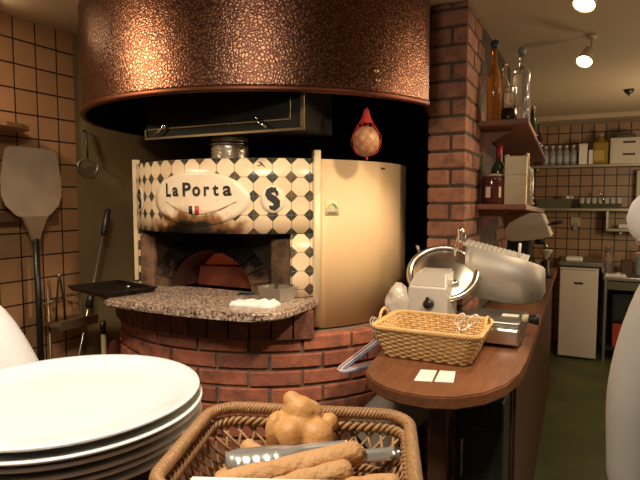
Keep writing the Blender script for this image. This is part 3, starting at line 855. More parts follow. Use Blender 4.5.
def bread(name, a, b, r, label, group=None, lump=.18, seed=0, m=m_bread, cat='bread'):
    a, b = Vector(a), Vector(b); n = 22; pts = []; rs = []
    side = (b-a).cross(Vector((0, 0, 1))).normalized()
    for i in range(n+1):
        t = i/n; e = min(t, 1-t)*2
        k = math.sqrt(max(0., 1-(1-min(1, e*(b-a).length/(2*r*1.1)))**2))
        rs.append(max(.0008, r*k*(1+lump*noise.noise(Vector((t*6+seed, seed, 0)))))); pts.append(a.lerp(b, t)+side*.004*math.sin(t*4+seed))
    mb = MB(); mb.tube(pts, rs, 14)
    for v in mb.bm.verts: v.co += Vector((1, 1, 1))*.0012*noise.noise(v.co*60)
    o = mb.build(name, m)
    c = (a+b)/2
    o.data.transform(Matrix.Translation(-c)); o.location = c
    return tag(o, label, cat, group)
G = 'bread sticks in the brown basket'
bread('bread_stick', L(-.112, .538, 1.078), L(.050, .566, 1.098), .0135, 'longest bread stick lying right across the front of the brown basket', G, seed=1)
bread('bread_stick', L(-.058, .512, 1.084), L(.036, .540, 1.092), .0115, 'paler bread stick half hidden by the white napkin, in front of the longest one', G, seed=2)
bread('bread_stick', L(.020, .518, 1.080), L(.082, .532, 1.082), .0115, 'bread stick in the front right corner of the brown basket', G, seed=3)
bread('bread_stick', L(.005, .593, 1.083), L(.051, .588, 1.091), .0078, 'thin short bread stick right of the knotted roll', G, seed=4)
bread('bread_stick', L(-.094, .618, 1.082), L(-.045, .590, 1.074), .0105, 'bread stick poking out behind the metal tongs, left of the knotted roll', G, seed=5)
bread('bread_stick', L(-.112, .553, 1.070), L(-.08, .60, 1.066), .013, 'stubby bread piece at the left side of the brown basket beside the tongs head', G, seed=6)
# knotted roll
def blob(name, balls, m, vox, loc, smooth=4, disp=0.):
    mb = MB()
    for c, r in balls: mb.ball(Vector(c), r, 3)
    o = mb.build(name, m); o.location = loc
    md = o.modifiers.new('r', 'REMESH'); md.mode = 'VOXEL'; md.voxel_size = vox
    ms = o.modifiers.new('s', 'SMOOTH'); ms.iterations = smooth; ms.factor = .5
    return realize(o)
rc = L(-.024, .618, 1.108)
def lv(a, b, z): return L(a, b, z)
o = blob('knotted_roll', [(lv(-.002, 0, -.006), (.028, .026, .024)), (lv(.0, .004, .014), (.021, .018, .019)), (lv(-.010, .008, .027), .0105), (lv(.020, -.012, -.010), .0205), (lv(.035, .006, .000), .0115), (lv(-.027, .000, -.006), (.012, .018, .022)), (lv(.012, .006, .012), .015), (lv(-.010, -.016, -.004), .017)], m_bun, .0020, rc, 9)
tag(o, 'golden knotted bread roll sitting on top in the brown basket', 'bread')
# tongs
tg = thing('serving_tongs', 'shiny metal serving tongs with a scalloped head lying in the brown basket', 'tongs', (0, 0, 0))
for zz, k, yo in ((1.088, 0, 0.), (1.078, 1, .004)):
    mb = MB(); a, b = L(-.103, .568+yo, zz), L(.085 if k else .03, .590+yo, zz+.004)
    dx = (b-a).normalized(); sd = Vector((-dx.y, dx.x, 0)); up = Vector((0, 0, 1)); n = 40; rows = []
    for i in range(n+1):
        t = i/n; s = t*(b-a).length
        w = .0205*math.sin(min(1, (s+.004)/.020)*PI/2) if s < .055 else .0205-(.0205-.008)*min(1, (s-.055)/.03)
        sc_ = .0028*math.sin(s*2*PI/.011) if s < .06 else 0
        p = a+dx*s
        rows.append([p-sd*(w+sc_)+up*(-.001), p-sd*w*.6+up*.007, p+up*.010, p+sd*w*.6+up*.007, p+sd*(w+sc_)+up*(-.001)])
    T = [[mb.bm.verts.new(q) for q in r] for r in rows]; B_ = [[mb.bm.verts.new(q-up*.0014) for q in r] for r in rows]
    for i in range(n):
        for j in range(4): mb.face([T[i][j], T[i+1][j], T[i+1][j+1], T[i][j+1]], True); mb.face([B_[i][j], B_[i][j+1], B_[i+1][j+1], B_[i+1][j]], True)
        for j in (0, 4): mb.face([T[i][j], T[i+1][j], B_[i+1][j], B_[i][j]], True)
    for i in (0, n):
        for j in range(4): mb.face([T[i][j], T[i][j+1], B_[i][j+1], B_[i][j]])
    mb.build('tong_arm', M('tong_steel', (.70, .67, .60), .25, .75, var=.1), tg)
mb = MB(); a = L(.085, .587, 1.08); mb.tube([a-L(.004, 0, 0), a+L(.004, 0, .004), a+L(.004, 0, .012)], .006, 10); mb.build('spring_end', m_steel, tg)
mb = MB()
q = [L(-.128, .517, 1.094), L(.052, .508, 1.094), L(.045, .43, 1.09), L(-.115, .43, 1.09)]
A = [mb.bm.verts.new(p) for p in q]; B_ = [mb.bm.verts.new(p+Vector((0, 0, .0045))) for p in q]
mb.face(A[::-1]); mb.face(B_)
for i in range(4): mb.face([A[i], A[(i+1) % 4], B_[(i+1) % 4], B_[i]])
bmesh.ops.bevel(mb.bm, geom=mb.bm.edges[:], offset=.0015, segments=2, affect='EDGES')
tag(mb.build('paper_napkin', m_paper), 'folded white napkin over the front edge of the brown basket', 'napkin')

# ------------------------------------------------------------------ wooden kitchen counter
ZK = .88
kc = thing('kitchen_counter', 'long reddish wooden counter with a rounded end in front of the brick pier', 'counter')
pts = [(-.165, 1.72), (-.167, 1.9), (-.215, 4.3), (-.575, 4.3), (-.575, 3.36), (-.425, 3.36), (-.425, 2.105), (-.625, 2.105), (-.632, 1.98), (-.630, 1.86), (-.598, 1.62), (-.586, 1.49), (-.562, 1.41), (-.524, 1.36), (-.475, 1.322), (-.421, 1.305), (-.36, 1.303), (-.29, 1.330), (-.23, 1.395), (-.19, 1.485), (-.170, 1.60)]
mb = MB(); mb.prism(pts, ZK-.034, ZK)
bmesh.ops.bevel(mb.bm, geom=[e for e in mb.bm.edges if abs(e.verts[0].co.z-e.verts[1].co.z) < 1e-4], offset=.004, segments=2, affect='EDGES')
mb.build('counter_top', m_counter, kc)
mb = MB()
pnl = [(-.205, 1.72), (-.25, 4.3)]
n = 18
for i in range(n):
    y0, y1 = 1.78+(4.3-1.78)*i/n, 1.78+(4.3-1.78)*(i+1)/n
    x0 = -.195-.05*(y0-1.72)/2.5
    mb.box(x0-.02, x0, y0+.003, y1-.003, 0, ZK-.034, .003)
mb.box(-.33, -.205, 1.765, 1.785, 0, ZK-.034, .002)
mb.build('side_panel', m_dkwood, kc)
MB().box(-.41, -.355, 1.52, 1.575, 0, ZK-.034, .004).build('post', m_dkwood, kc)
ap = thing('undercounter_box', 'dark green metal appliance in the shadow under the rounded counter end', 'appliance', (-.28, 1.66, 0))
MB().box(-.075, .07, -.05, .09, .02, .78, .006).build('casing', m_greendark, ap)
MB().box(-.055, .05, -.053, -.05, .1, .7, .002).build('front_panel', M('dark_panel_green', (.03, .038, .03), .3), ap)
mb = MB(); mb.tube([(-.045, -.052, .55), (-.045, -.07, .55), (-.045, -.07, .66), (-.045, -.052, .66)], .004, 8); mb.build('pull', m_steelD, ap)
o = MB().box(-.09, .09, -.012, .012, -.16, .16, .003).build('leaning_board', m_board); o.location = (-.60, 1.80, .62); o.rotation_euler = (math.radians(-12), math.radians(48), math.radians(20))
tag(o, 'grey board leaning under the counter beside the brick oven base', 'board')
o = MB().box(-.05, .05, -.004, .004, -.05, .05, .001).build('yellow_card', m_yel); o.location = (-.665, 1.86, .72); o.rotation_euler = (0, math.radians(25), math.radians(30))
tag(o, 'small dull yellow card between the grey board and the brick oven base', 'card')

# light wicker basket
bx = thing('wicker_tray_basket', 'honey coloured wicker basket with two loop handles on the wooden counter', 'basket', (-.444, 1.692, ZK), math.radians(1))
W2, D2, H2 = .262, .20, .098
mb = MB(); NR = 13
for k in range(NR):
    t = k/(NR-1); e = .032*t
    path, ln = resample(rrect(W2+2*e, D2+2*e, .03), 240)
    pts = []
    for i, (p, nr) in enumerate(path):
        pts.append(p+nr*.0028*math.sin(PI*(i/240*48+k)) + Vector((0, 0, .006+t*(H2-.012))))
    mb.tube(pts, .0042, 5, closed=True)
for k in range(48):
    A_, n1 = resample(rrect(W2, D2, .03), 240)[0][k*5+2]; B2, n2 = resample(rrect(W2+.064, D2+.064, .03), 240)[0][k*5+2]
    mb.tube([A_+Vector((0, 0, .002)), B2+Vector((0, 0, H2))], .0028, 5)
mb.build('woven_wall', m_wickL, bx)
mb = MB(); path, ln = resample(rrect(W2+.07, D2+.07, .035), 320); braid(mb, path, H2, .005, .0032, 4, 30); mb.build('rope_rim', m_wickL, bx)
mb = MB()
for k in range(15): mb.tube([(-W2/2+.005, -D2/2+.012+k*.0126, .006), (W2/2-.005, -D2/2+.012+k*.0126, .006)], .0065, 5, flat=.5)
mb.build('woven_floor', m_wickL, bx)
for s in (-1, 1):
    mb = MB(); path = []
    for i in range(17):
        a = PI*i/16; path.append((Vector((s*(W2/2+.036), .042*math.cos(a), H2-.004+.038*math.sin(a))), None))
    for q in range(3):
        mb.tube([p+Vector((.003*math.cos(1.1*i+q*2.1), 0, .003*math.sin(1.1*i+q*2.1))) for i, (p, _) in enumerate(path)], .003, 5)
    mb.build('loop_handle', m_wickL, bx)
# white pastry tongs in it
pt = thing('pastry_tongs', 'pale scissor tongs with ring handles resting in the honey wicker basket', 'tongs', (0, 0, 0))
m_wt = M('pale_tongs_metal', (.84, .80, .74), .25, .3)
c0 = Vector((-.345, 1.645, ZK+.100))
for s in (-1, 1):
    mb = MB()
    ctr = c0+Vector((s*.020+.012, .01, .028))
    ring = [ctr+Vector((.012*math.cos(a)+.010*math.sin(a), 0, .018*math.sin(a))) for a in [2*PI*i/20 for i in range(20)]]
    mb.tube(ring, .0028, 6, closed=True)
    mb.tube([ctr+Vector((-.006, 0, -.017)), c0+Vector((s*.003, 0, -.006)), c0+Vector((-s*.012-.012, -.005, -.045))], .003, 6)
    mb.build('tong_arm', m_wt, pt)
mb = MB(); mb.lathe([(0, .002), (.004, .001), (.004, -.001), (0, -.002)], c0+Vector((0, -.003, -.006)), 10, Matrix.Rotation(PI/2, 3, 'X')); mb.build('pivot', m_chrome, pt)
# two paper cards
for q, lab in (([(-.429, 1.506), (-.385, 1.518), (-.373, 1.418), (-.419, 1.404)], 'left one of two small white paper slips on the rounded counter end'), ([(-.377, 1.522), (-.335, 1.533), (-.319, 1.436), (-.367, 1.421)], 'right one of two small white paper slips on the rounded counter end')):
    tag(MB().prism(q, ZK+.0003, ZK+.002).build('paper_slip', m_paper), lab, 'paper', 'white slips on the counter')
# coat hangers
for i, (m, lab) in enumerate(((m_blue, 'blue wire hanger nearest the wooden counter edge'), (m_lilac, 'pale lilac wire hanger between the blue and the pinkish one'), (m_pinkw, 'pinkish wire hanger furthest from the counter, against the brick base'))):
    d = Vector((-.007*i, -.004*i, .004*i))
    P1 = Vector((-.700, 1.55, .822)); P2 = Vector((-.638, 1.72, .885)); P3 = Vector((-.655, 1.72, .952)); P4 = Vector((-.615, 1.70, .822))
    h = thing('wire_hanger', lab, 'hanger', (0, 0, 0), 0, 'hangers beside the counter')
    mb = MB(); mb.tube([P4+d, P1+d+Vector((.012, .012, -.002)), P1+d, P1+d+Vector((.004, .012, .008)), P2+d+Vector((-.006, -.01, -.004)), P2+d+Vector((0, 0, .004))], .0032, 8); mb.build('frame', m, h)
    mb = MB(); mb.tube([P2+d+Vector((0, 0, .004)), P3+d, P3+d+Vector((.006, .006, .012)), P3+d+Vector((.018, .012, .008))], .0026, 8); mb.build('hook', m, h)

# ------------------------------------------------------------------ meat slicer
sl = thing('meat_slicer', 'steel meat slicer with a round blade and tilted carriage on the wooden counter', 'slicer', (0, 0, 0))
MB().box(-.585, -.2, 1.85, 2.10, ZK+.012, ZK+.068, .008).build('base', m_steel, sl)
for x, y in ((-.565, 1.88), (-.23, 1.88), (-.565, 2.08), (-.23, 2.08)):
    mb = MB(); mb.lathe([(0, 0), (.014, 0), (.012, .013), (0, .013)], (x, y, ZK), 12); mb.build('foot', m_black, sl)
mb = MB()
A = [(-.605, 1.885, ZK+.06), (-.445, 1.885, ZK+.06), (-.45, 2.06, ZK+.06), (-.60, 2.06, ZK+.06)]
Bq = [(-.593, 1.90, 1.060), (-.452, 1.90, 1.060), (-.45, 2.06, 1.060), (-.59, 2.06, 1.060)]
Cq = [(-.578, 1.945, 1.108), (-.462, 1.945, 1.108), (-.462, 2.05, 1.115), (-.578, 2.05, 1.115)]
R_ = [[mb.bm.verts.new(p) for p in r] for r in (A, Bq, Cq)]
mb.face(R_[0][::-1]); mb.face(R_[2])
for P_, Q_ in zip(R_, R_[1:]):
    for i in range(4): mb.face([P_[i], P_[(i+1) % 4], Q_[(i+1) % 4], Q_[i]])
bmesh.ops.bevel(mb.bm, geom=mb.bm.edges[:], offset=.007, segments=3, affect='EDGES')
hs = mb.build('motor_housing', M('painted_alloy', (.66, .62, .55), .38, .55, var=.05), sl)
mb = MB(); Rk = Matrix.Rotation(PI/2, 3, 'X'); mb.lathe([(0, .022), (.012, .02), (.018, .012), (.020, 0)], (-.513, 1.886, 1.002), 18, Rk); mb.box(-.518, -.508, 1.858, 1.88, 1.0, 1.03, .003)
mb.build('dial_knob', m_black, hs)
# blade guard and blade
nb = Vector((.10, -.68, .72)).normalized(); xa = Vector((1, .1, -.10)); xa = (xa-nb*xa.dot(nb)).normalized(); ya = nb.cross(xa)
Mb = Matrix((xa, ya, nb)).transposed()
bc = Vector((-.500, 2.035, 1.098))
mb = MB(); mb.lathe([(.116, .004), (.121, .010), (.131, .012), (.138, .006), (.139, -.004), (.132, -.010), (.116, -.006), (.116, .004)], bc, 64, Mb); mb.build('blade_guard', m_steel, sl)
mb = MB(); mb.lathe([(0, .006), (.05, .007), (.112, .0), (.118, -.004), (0, -.006)], bc, 64, Mb); bl = mb.build('blade', m_steel, sl)
mb = MB(); mb.lathe([(0, .02), (.012, .018), (.016, .006)], bc+xa*.055-ya*.05, 14, Mb); mb.build('guard_screw', m_chrome, bl)
mb = MB(); mb.tube([bc-xa*.10+ya*.075, bc-xa*.115+ya*.10+nb*.01, bc-xa*.12+ya*.11+nb*.015], [.006, .006, .008], 10); mb.build('release_pin', m_chrome, sl)
# carriage: curved sheet
mb = MB()
plan = [(-.425, 2.075), (-.36, 2.045), (-.28, 2.030), (-.22, 2.030), (-.180, 2.042), (-.152, 2.07), (-.145, 2.12), (-.152, 2.17)]
ztop = [1.208, 1.194, 1.177, 1.163, 1.151, 1.137, 1.120, 1.108]; zbot = [1.012, 1.004, .996, .996, 1.000, 1.015, 1.035, 1.05]
O_ = [[mb.bm.verts.new((x, y+(0.03 if q == 0 else 0)*(1), z)) for (x, y), z in zip(plan, zs)] for q, zs in enumerate((zbot, [(a+b)/2 for a, b in zip(zbot, ztop)], ztop))]
I_ = [[mb.bm.verts.new((v.co.x, v.co.y+.005, v.co.z)) for v in r] for r in O_]
for r0, r1, q0, q1 in ((O_[0], O_[1], I_[0], I_[1]), (O_[1], O_[2], I_[1], I_[2])):
    for i in range(len(plan)-1): mb.face([r0[i], r0[i+1], r1[i+1], r1[i]], True); mb.face([q0[i+1], q0[i], q1[i], q1[i+1]], True)
for a, b in ((O_[2], I_[2]), (I_[0], O_[0])):
    for i in range(len(plan)-1): mb.face([a[i], a[i+1], b[i+1], b[i]])
ca = mb.build('carriage', M('satin_steel', (.54, .50, .44), .5, .5, var=.1, scale=3), sl)
mb = MB()                                   # ribbed meat table behind the sheet
for i in range(14):
    x0 = -.432+i*.0165; zt = 1.201-.235*(x0+.432)
    f = [(x0, 2.062, zt+.002), (x0+.0165, 2.060, zt-.001), (x0+.0165, 2.15, zt+.016), (x0, 2.15, zt+.019)]
    A = [mb.bm.verts.new(p) for p in f]; mb.face(A)
    mb.tube([((x0+.008), 2.070, zt+.003), ((x0+.008), 2.15, zt+.018)], .0028, 6)
mb.build('ribbed_table', M('white_ribbed_alloy', (.58, .54, .47), .4, .3), ca)
mb = MB(); mb.tube([(-.235, 2.10, 1.15), (-.232, 2.10, 1.215)], .005, 8); mb.build('stop_pin', M('white_pin', (.82, .8, .75), .4), ca)
mb = MB(); mb.tube([(-.452, 2.02, 1.165), (-.444, 2.02, 1.215), (-.437, 2.02, 1.25)], .006, 10); hd = mb.build('push_handle', m_chrome, sl)
mb = MB(); mb.lathe([(0, -.03), (.009, -.028), (.013, -.012), (.010, .0), (.012, .010), (.012, .022), (0, .03)], (-.432, 2.02, 1.245), 14); mb.tube([(-.430, 2.02, 1.262), (-.418, 2.02, 1.25), (-.416, 2.02, 1.225), (-.424, 2.02, 1.21)], .004, 8); mb.build('grip', m_chrome, hd)
mb = MB(); Ry = Matrix.Rotation(PI/2, 3, 'Y'); mb.lathe([(0, 0), (.014, .0), (.014, .02), (0, .02)], (-.2, 1.93, .972), 16, Ry); kn = mb.build('thickness_collar', M('cream_collar', (.62, .54, .33), .4), sl)
mb = MB(); mb.lathe([(.010, .02), (.014, .022), (.019, .045), (.018, .052), (0, .054)], (-.2, 1.93, .972), 16, Ry); mb.build('thickness_knob', m_black, kn)
MB().box(-.40, -.2, 1.87, 2.09, ZK+.068, ZK+.085, .004).build('rail_plate', m_steelD, sl)
o = MB().box(-.028, .028, -.02, .02, 0, .003, .001).build('paper_ticket', m_paper); o.location = (-.245, 1.985, ZK+.0855)
tag(o, 'small white paper ticket lying on the slicer base near its black knob', 'paper')
# plastic bag behind
mb = MB()
mb.ball((0, 0, .095), (.046, .050, .092), 4)
for v in mb.bm.verts:
    d_ = noise.noise(v.co*22)*.020+noise.noise(v.co*55)*.010
    v.co += v.co.normalized()*d_; v.co.z = max(v.co.z, 0.001)
o = tag(mb.build('plastic_bag', m_pvc), 'crumpled translucent plastic bag on the counter left of the meat slicer', 'bag'); o.location = (-.633, 1.905, ZK)

# ------------------------------------------------------------------ shelves on the brick pier
def shelf(name, zn, zf, yf, label, x1n=-.238):
    s = thing(name, label, 'shelf')
    mb = MB()
    q = [(-.4365, 2.33, zn), (x1n, 2.33, zn), (x1n-.01, yf, zf), (-.4365, yf, zf)]
    A = [mb.bm.verts.new(p) for p in q]; B_ = [mb.bm.verts.new((p[0], p[1], p[2]+.022)) for p in q]
    mb.face(A[::-1]); mb.face(B_)
    for i in range(4): mb.face([A[i], A[(i+1) % 4], B_[(i+1) % 4], B_[i]])
    bmesh.ops.bevel(mb.bm, geom=mb.bm.edges[:], offset=.003, segments=2, affect='EDGES')
    mb.build('board', m_shelfw, s)
    for y in (2.42, yf-.25):
        k = (y-2.33)/(yf-2.33); zz = zn+(zf-zn)*k
        mb = MB(); pr = [(-.4365, zz-.10), (-.4365, zz-.001), (-.30, zz-.001), (-.36, zz-.03), (-.41, zz-.06)]
        A = [mb.bm.verts.new((x, y, z)) for x, z in pr]; B_ = [mb.bm.verts.new((x, y+.02, z)) for x, z in pr]
        mb.face(A); mb.face(B_[::-1])
        for i in range(5): mb.face([A[i], B_[i], B_[(i+1) % 5], A[(i+1) % 5]])
        mb.build('bracket', m_shelfw, s)
    return s
shelf('bottle_shelf', 1.680, 1.600, 3.42, 'upper wooden shelf on the brick pier, carrying tall bottles')
shelf('bottle_shelf', 1.335, 1.300, 3.42, 'lower wooden shelf on the brick pier, carrying a dark jar and a pale carton')
def bottle(name, label, cat, loc, prof, m, cap=None, capm=None, lab=None, group=None, labm=None, n=24):
    b = thing(name, label, cat, loc, 0, group)
    if name == 'liquor_bottle': prof = [(r, z*1.18) for r, z in prof]; cap = [(r, z+.18*cap[0][1]) for r, z in cap]
    MB().lathe(prof, (0, 0, 0), n).build('glass', m, b)
    if cap: MB().lathe(cap, (0, 0, 0), 16).build('stopper', capm, b)
    if lab: MB().lathe([(lab[0]-.001, lab[1]), (lab[0], lab[1]+.001), (lab[0], lab[2]-.001), (lab[0]-.001, lab[2])], (0, 0, 0), n).build('label', labm or m_label, b)
    return b
def zsh(y): return 1.702-.080*(y-2.33)/1.09
def bp(r, hb, hn, rn, ht): return [(0, .002), (r*.9, 0), (r, .006), (r, hb), (r*.92, hb+.02), (rn*1.25, hn), (rn, hn+.012), (rn, ht-.004), (0, ht)]
bottle('liquor_bottle', 'tall amber bottle with a dark stopper nearest the brick on the upper shelf', 'bottle', (-.385, 2.395, zsh(2.395)), bp(.028, .15, .20, .011, .265), m_amber, [(.0, .262), (.013, .262), (.017, .272), (.016, .290), (.009, .297), (0, .298)], M('navy_stopper', (.02, .04, .05), .4), group='bottles on the upper pier shelf')
bottle('liquor_bottle', 'pale slim bottle just right of the amber one on the upper shelf', 'bottle', (-.352, 2.457, zsh(2.457)), bp(.022, .13, .17, .009, .215), m_paleglass, [(0, .213), (.010, .213), (.010, .225), (0, .226)], m_steelD, (.0224, .03, .10), group='bottles on the upper pier shelf')
bottle('liquor_bottle', 'tall clear bottle with a pale green stopper on the upper shelf', 'bottle', (-.283, 2.45, zsh(2.45)), [(0, .002), (.036, 0), (.040, .006), (.038, .06), (.034, .14), (.036, .175), (.030, .192), (.013, .20), (.011, .212), (.011, .245), (0, .246)], m_glass, [(0, .245), (.012, .245), (.0165, .256), (.016, .268), (.008, .276), (0, .277)], M('green_stopper', (.16, .24, .17), .5), group='bottles on the upper pier shelf')
b = bottle('glass_decanter', 'squat decanter with a dark base at the front of the upper shelf', 'decanter', (-.318, 2.365, zsh(2.365)), [(0, .002), (.030, 0), (.032, .006), (.028, .045), (.028, .13), (.026, .135), (.024, .13), (.024, .05), (0, .047)], m_glass)
MB().lathe([(0, .003), (.0325, .001), (.034, .006), (.029, .048), (0, .048)], (0, 0, 0), 24).build('dark_base', m_blacksteel, b)
bottle('glass_cruet', 'slim clear cruet at the right front corner of the upper shelf', 'cruet', (-.252, 2.36, zsh(2.36)), [(0, .002), (.012, 0), (.013, .004), (.013, .055), (.006, .075), (.005, .10), (0, .101)], m_glass, [(0, .10), (.006, .10), (.007, .108), (0, .112)], m_chrome)
bottle('dark_flask', 'small dark bottle further back at the edge of the upper shelf', 'bottle', (-.262, 2.75, zsh(2.75)), bp(.022, .06, .085, .010, .125), m_greenglass, [(0, .125), (.011, .125), (.011, .14), (0, .141)], m_gold)
bottle('dark_flask', 'dark brown flask behind the small dark bottle on the upper shelf', 'bottle', (-.266, 3.05, zsh(3.05)), bp(.026, .05, .075, .012, .105), m_darkjar, [(0, .105), (.013, .105), (.013, .118), (0, .119)], m_iron)
def zsl(y): return 1.357-.035*(y-2.33)/1.09
j = thing('storage_jar', 'wide dark reddish jar nearest the brick on the lower shelf', 'jar', (-.382, 2.40, zsl(2.40)))
MB().lathe([(0, .002), (.042, 0), (.046, .006), (.046, .105), (.042, .115), (.038, .118), (0, .118)], (0, 0, 0), 28).build('jar_body', m_darkjar, j)
MB().lathe([(.0, .118), (.041, .118), (.043, .122), (.043, .126), (.030, .131), (0, .133)], (0, 0, 0), 28).build('jar_lid', M('jar_lid_grey', (.40, .33, .25), .4, .6), j)
mb = MB(); cyl0 = [(-1.9, -1.45), ]
for a0, a1 in ((-2.05, -1.6), (-.85, -.6)):
    pts0 = [(.0468*math.cos(a0+(a1-a0)*i/6), .0468*math.sin(a0+(a1-a0)*i/6)) for i in range(7)]
    A = [mb.bm.verts.new((x, y, .03)) for x, y in pts0]; B_ = [mb.bm.verts.new((x, y, .075)) for x, y in pts0]
    for i in range(6): mb.face([A[i], A[i+1], B_[i+1], B_[i]], True)
mb.build('jar_label', m_label, j)
bottle('wine_bottle', 'green wine bottle with a red capsule behind the dark jar on the lower shelf', 'bottle', (-.372, 2.49, zsl(2.49)), bp(.034, .14, .19, .013, .225), m_greenglass, [(0, .262), (.0145, .26), (.0145, .205), (.013, .203)], M('red_capsule', (.28, .02, .02), .4))
bottle('syrup_bottle', 'small clear bottle beside the wine bottle behind the jar on the lower shelf', 'bottle', (-.335, 2.46, zsl(2.46)), bp(.018, .13, .16, .010, .20), m_paleglass, [(0, .20), (.011, .20), (.011, .215), (0, .216)], m_label)
c = thing('gift_carton', 'pale gold upright carton on the lower shelf right of the dark jar', 'carton', (-.290, 2.44, zsl(2.44)), math.radians(3))
MB().box(-.047, .040, -.045, .045, 0, .205, .003).build('carton_body', m_gold, c)
mb = MB()
for zz in (.06, .085, .125, .128): mb.box(-.0475, .0405, -.0455, -.045, zz, zz+.0015)
mb.build('printed_line', M('faint_print', (.42, .32, .19), .6), c)
MB().box(.0402, .041, -.02, .015, .09, .13).build('side_mark', M('amber_print', (.5, .28, .03), .6), c)
bottle('corked_bottle', 'bottle neck with a tan cork showing above the pale gold carton', 'bottle', (-.262, 2.56, zsl(2.56)), bp(.028, .14, .17, .009, .195), m_paleglass, [(0, .232), (.0085, .230), (.0085, .19), (.007, .188)], M('tan_cork', (.52, .32, .12), .8))
mb = MB()
for k in range(14):
    z = .01+k*.0085; a = k*2.3
    mb.ball((.006*math.cos(a), .012*math.sin(a), z), .0075*(1-.02*k), 1)
o = tag(mb.build('ornament', M('pale_ornament', (.72, .58, .42), .5)), 'lumpy pale ornament on the lower shelf at the right side of the carton', 'ornament'); o.location = (-.248, 2.62, zsl(2.62))

# ------------------------------------------------------------------ kitchen beyond
es = thing('espresso_machine', 'grey espresso machine on the far end of the wooden counter', 'machine', (-.40, 3.95, ZK))
mb = MB()
side = [(-.15, .10), (-.15, .40), (.10, .405), (.165, .24), (.05, .225), (.02, .10)]
mb = MB()
P_ = [(-.155, .235), (-.085, .41), (.105, .405), (.165, .255), (.05, .228), (-.07, .215)]
A = [mb.bm.verts.new((x, -.09, z)) for x, z in P_]; B_ = [mb.bm.verts.new((x, .16, z)) for x, z in P_]
mb.face(A); mb.face(B_[::-1])
for i in range(len(P_)): k = (i+1) % len(P_); mb.face([A[i], B_[i], B_[k], A[k]])
bmesh.ops.bevel(mb.bm, geom=mb.bm.edges[:], offset=.006, segments=2, affect='EDGES')
mb.build('head_casing', m_grey, es)
MB().box(-.16, .03, -.06, .14, .0, .24, .008).build('lower_body', m_greendark, es)
mb = MB(); mb.tube([(.14, -.03, .33), (.17, -.03, .34), (.23, -.03, .355)], [.010, .012, .013], 12); mb.build('lever', m_black, es)
mb = MB(); mb.lathe([(0, 0), (.03, 0), (.032, .03), (0, .03)], (.09, -.03, .20), 18); mb.build('group_head', m_black, es)
mb = MB(); mb.tube([(.12, -.05, .225), (.135, -.05, .19), (.145, -.05, .165)], .006, 8); mb.build('steam_pipe', m_chrome, es)
MB().box(-.16, .10, -.12, .14, 0.0, .035, .004).build('drip_tray', m_steelD, es)
cg = thing('coffee_grinder', 'coffee grinder with a pale funnel hopper beside the espresso machine', 'grinder', (-.255, 3.72, ZK))
MB().lathe([(.006, .115), (.040, .175), (.041, .178), (.0, .178)], (0, 0, 0), 20).build('hopper', M('pale_hopper', (.62, .55, .46), .4), cg)
MB().lathe([(0, 0), (.04, 0), (.042, .02), (.026, .04), (.024, .10), (.012, .117), (0, .117)], (0, 0, 0), 20).build('grinder_body', m_black, cg)
mb = MB(); mb.tube([(-.02, -.01, .09), (-.06, -.015, .105), (-.065, -.015, .115)], .005, 8); mb.build('crank', m_chrome, cg)
for (x, y, h, r, lab) in ((-.375, 3.70, .07, .035, 'upper dark stacked cup left of the coffee grinder'), (-.375, 3.70, .0, .037, 'lower dark stacked cup left of the coffee grinder')):
    c = thing('stacked_cup', lab, 'cup', (x, y, ZK+h), 0, 'dark cups by the grinder')
    MB().lathe([(0, .002), (r*.8, 0), (r, .066), (r-.003, .066), (r*.75, .006), (0, .006)], (0, 0, 0), 20).build('cup_body', m_black, c)
    mb = MB(); mb.tube([(r*.95, 0, .055), (r*1.5, 0, .05), (r*1.5, 0, .025), (r*.88, 0, .015)], .003, 6); mb.build('handle', m_black, c)
mb = MB(); mb.lathe([(0, .002), (.04, 0), (.045, .004), (.045, .11), (.04, .112), (.04, .006), (0, .006)], (0, 0, 0), 22)
cn = thing('steel_canister', 'round steel canister on the counter behind the slicer carriage', 'canister', (-.31, 3.15, ZK)); mb.build('canister_body', m_steel, cn)
MB().lathe([(0, .113), (.046, .113), (.046, .120), (0, .124)], (0, 0, 0), 22).build('canister_lid', m_steelD, cn)

fr = thing('undercounter_fridge', 'white undercounter fridge standing against the tiled back wall', 'fridge', (-.082, 5.14, 0))
MB().box(-.150, .150, .012, .50, .02, .79, .006).build('cabinet', m_grey, fr)
d = MB().box(-.150, .150, -.02, .010, .015, .775, .008).build('door', M('fridge_white', (.66, .58, .47), .4, var=.06), fr)
MB().box(-.035, .035, -.024, -.018, .655, .672, .003).build('handle', m_iron, d)
MB().box(-.150, .150, -.021, .012, .778, .80, .003).build('top_trim', m_grey, fr)
wt = thing('steel_worktop', 'thin steel worktop lying over the white fridge', 'worktop', (-.075, 5.14, .803))
MB().box(-.165, .175, -.05, .52, .01, .045, .004).build('top_sheet', m_steelD, wt); MB().box(-.16, .17, .0, .5, 0, .01, .002).build('underlay', m_iron, wt)
o = MB().box(-.068, .068, -.06, .06, 0, .035, .012).build('folded_towel', m_cloth); o.location = (-.125, 5.22, .8485); tag(o, 'folded white towel on the steel worktop over the fridge', 'towel')
tb = thing('steel_table', 'steel framed open cabinet right of the white fridge', 'cabinet', (.46, 5.16, 0))
MB().box(-.355, .40, -.02, .50, .70, .73, .004).build('table_top', m_steel, tb)
for x in (-.345, .37): MB().box(x, x+.022, -.015, .01, 0, .70, .002).build('leg', m_steelD, tb)
MB().box(-.32, .37, .46, .48, .02, .70).build('back_panel', m_greendark, tb); MB().box(-.32, .37, .0, .46, .10, .12).build('lower_shelf', m_greendark, tb)
MB().box(-.32, .37, -.005, .46, .62, .69, .003).build('drawer_front', m_crate, tb)
mw = thing('dark_oven_box', 'black box appliance inside the steel framed cabinet', 'appliance', (.40, 5.22, .33))
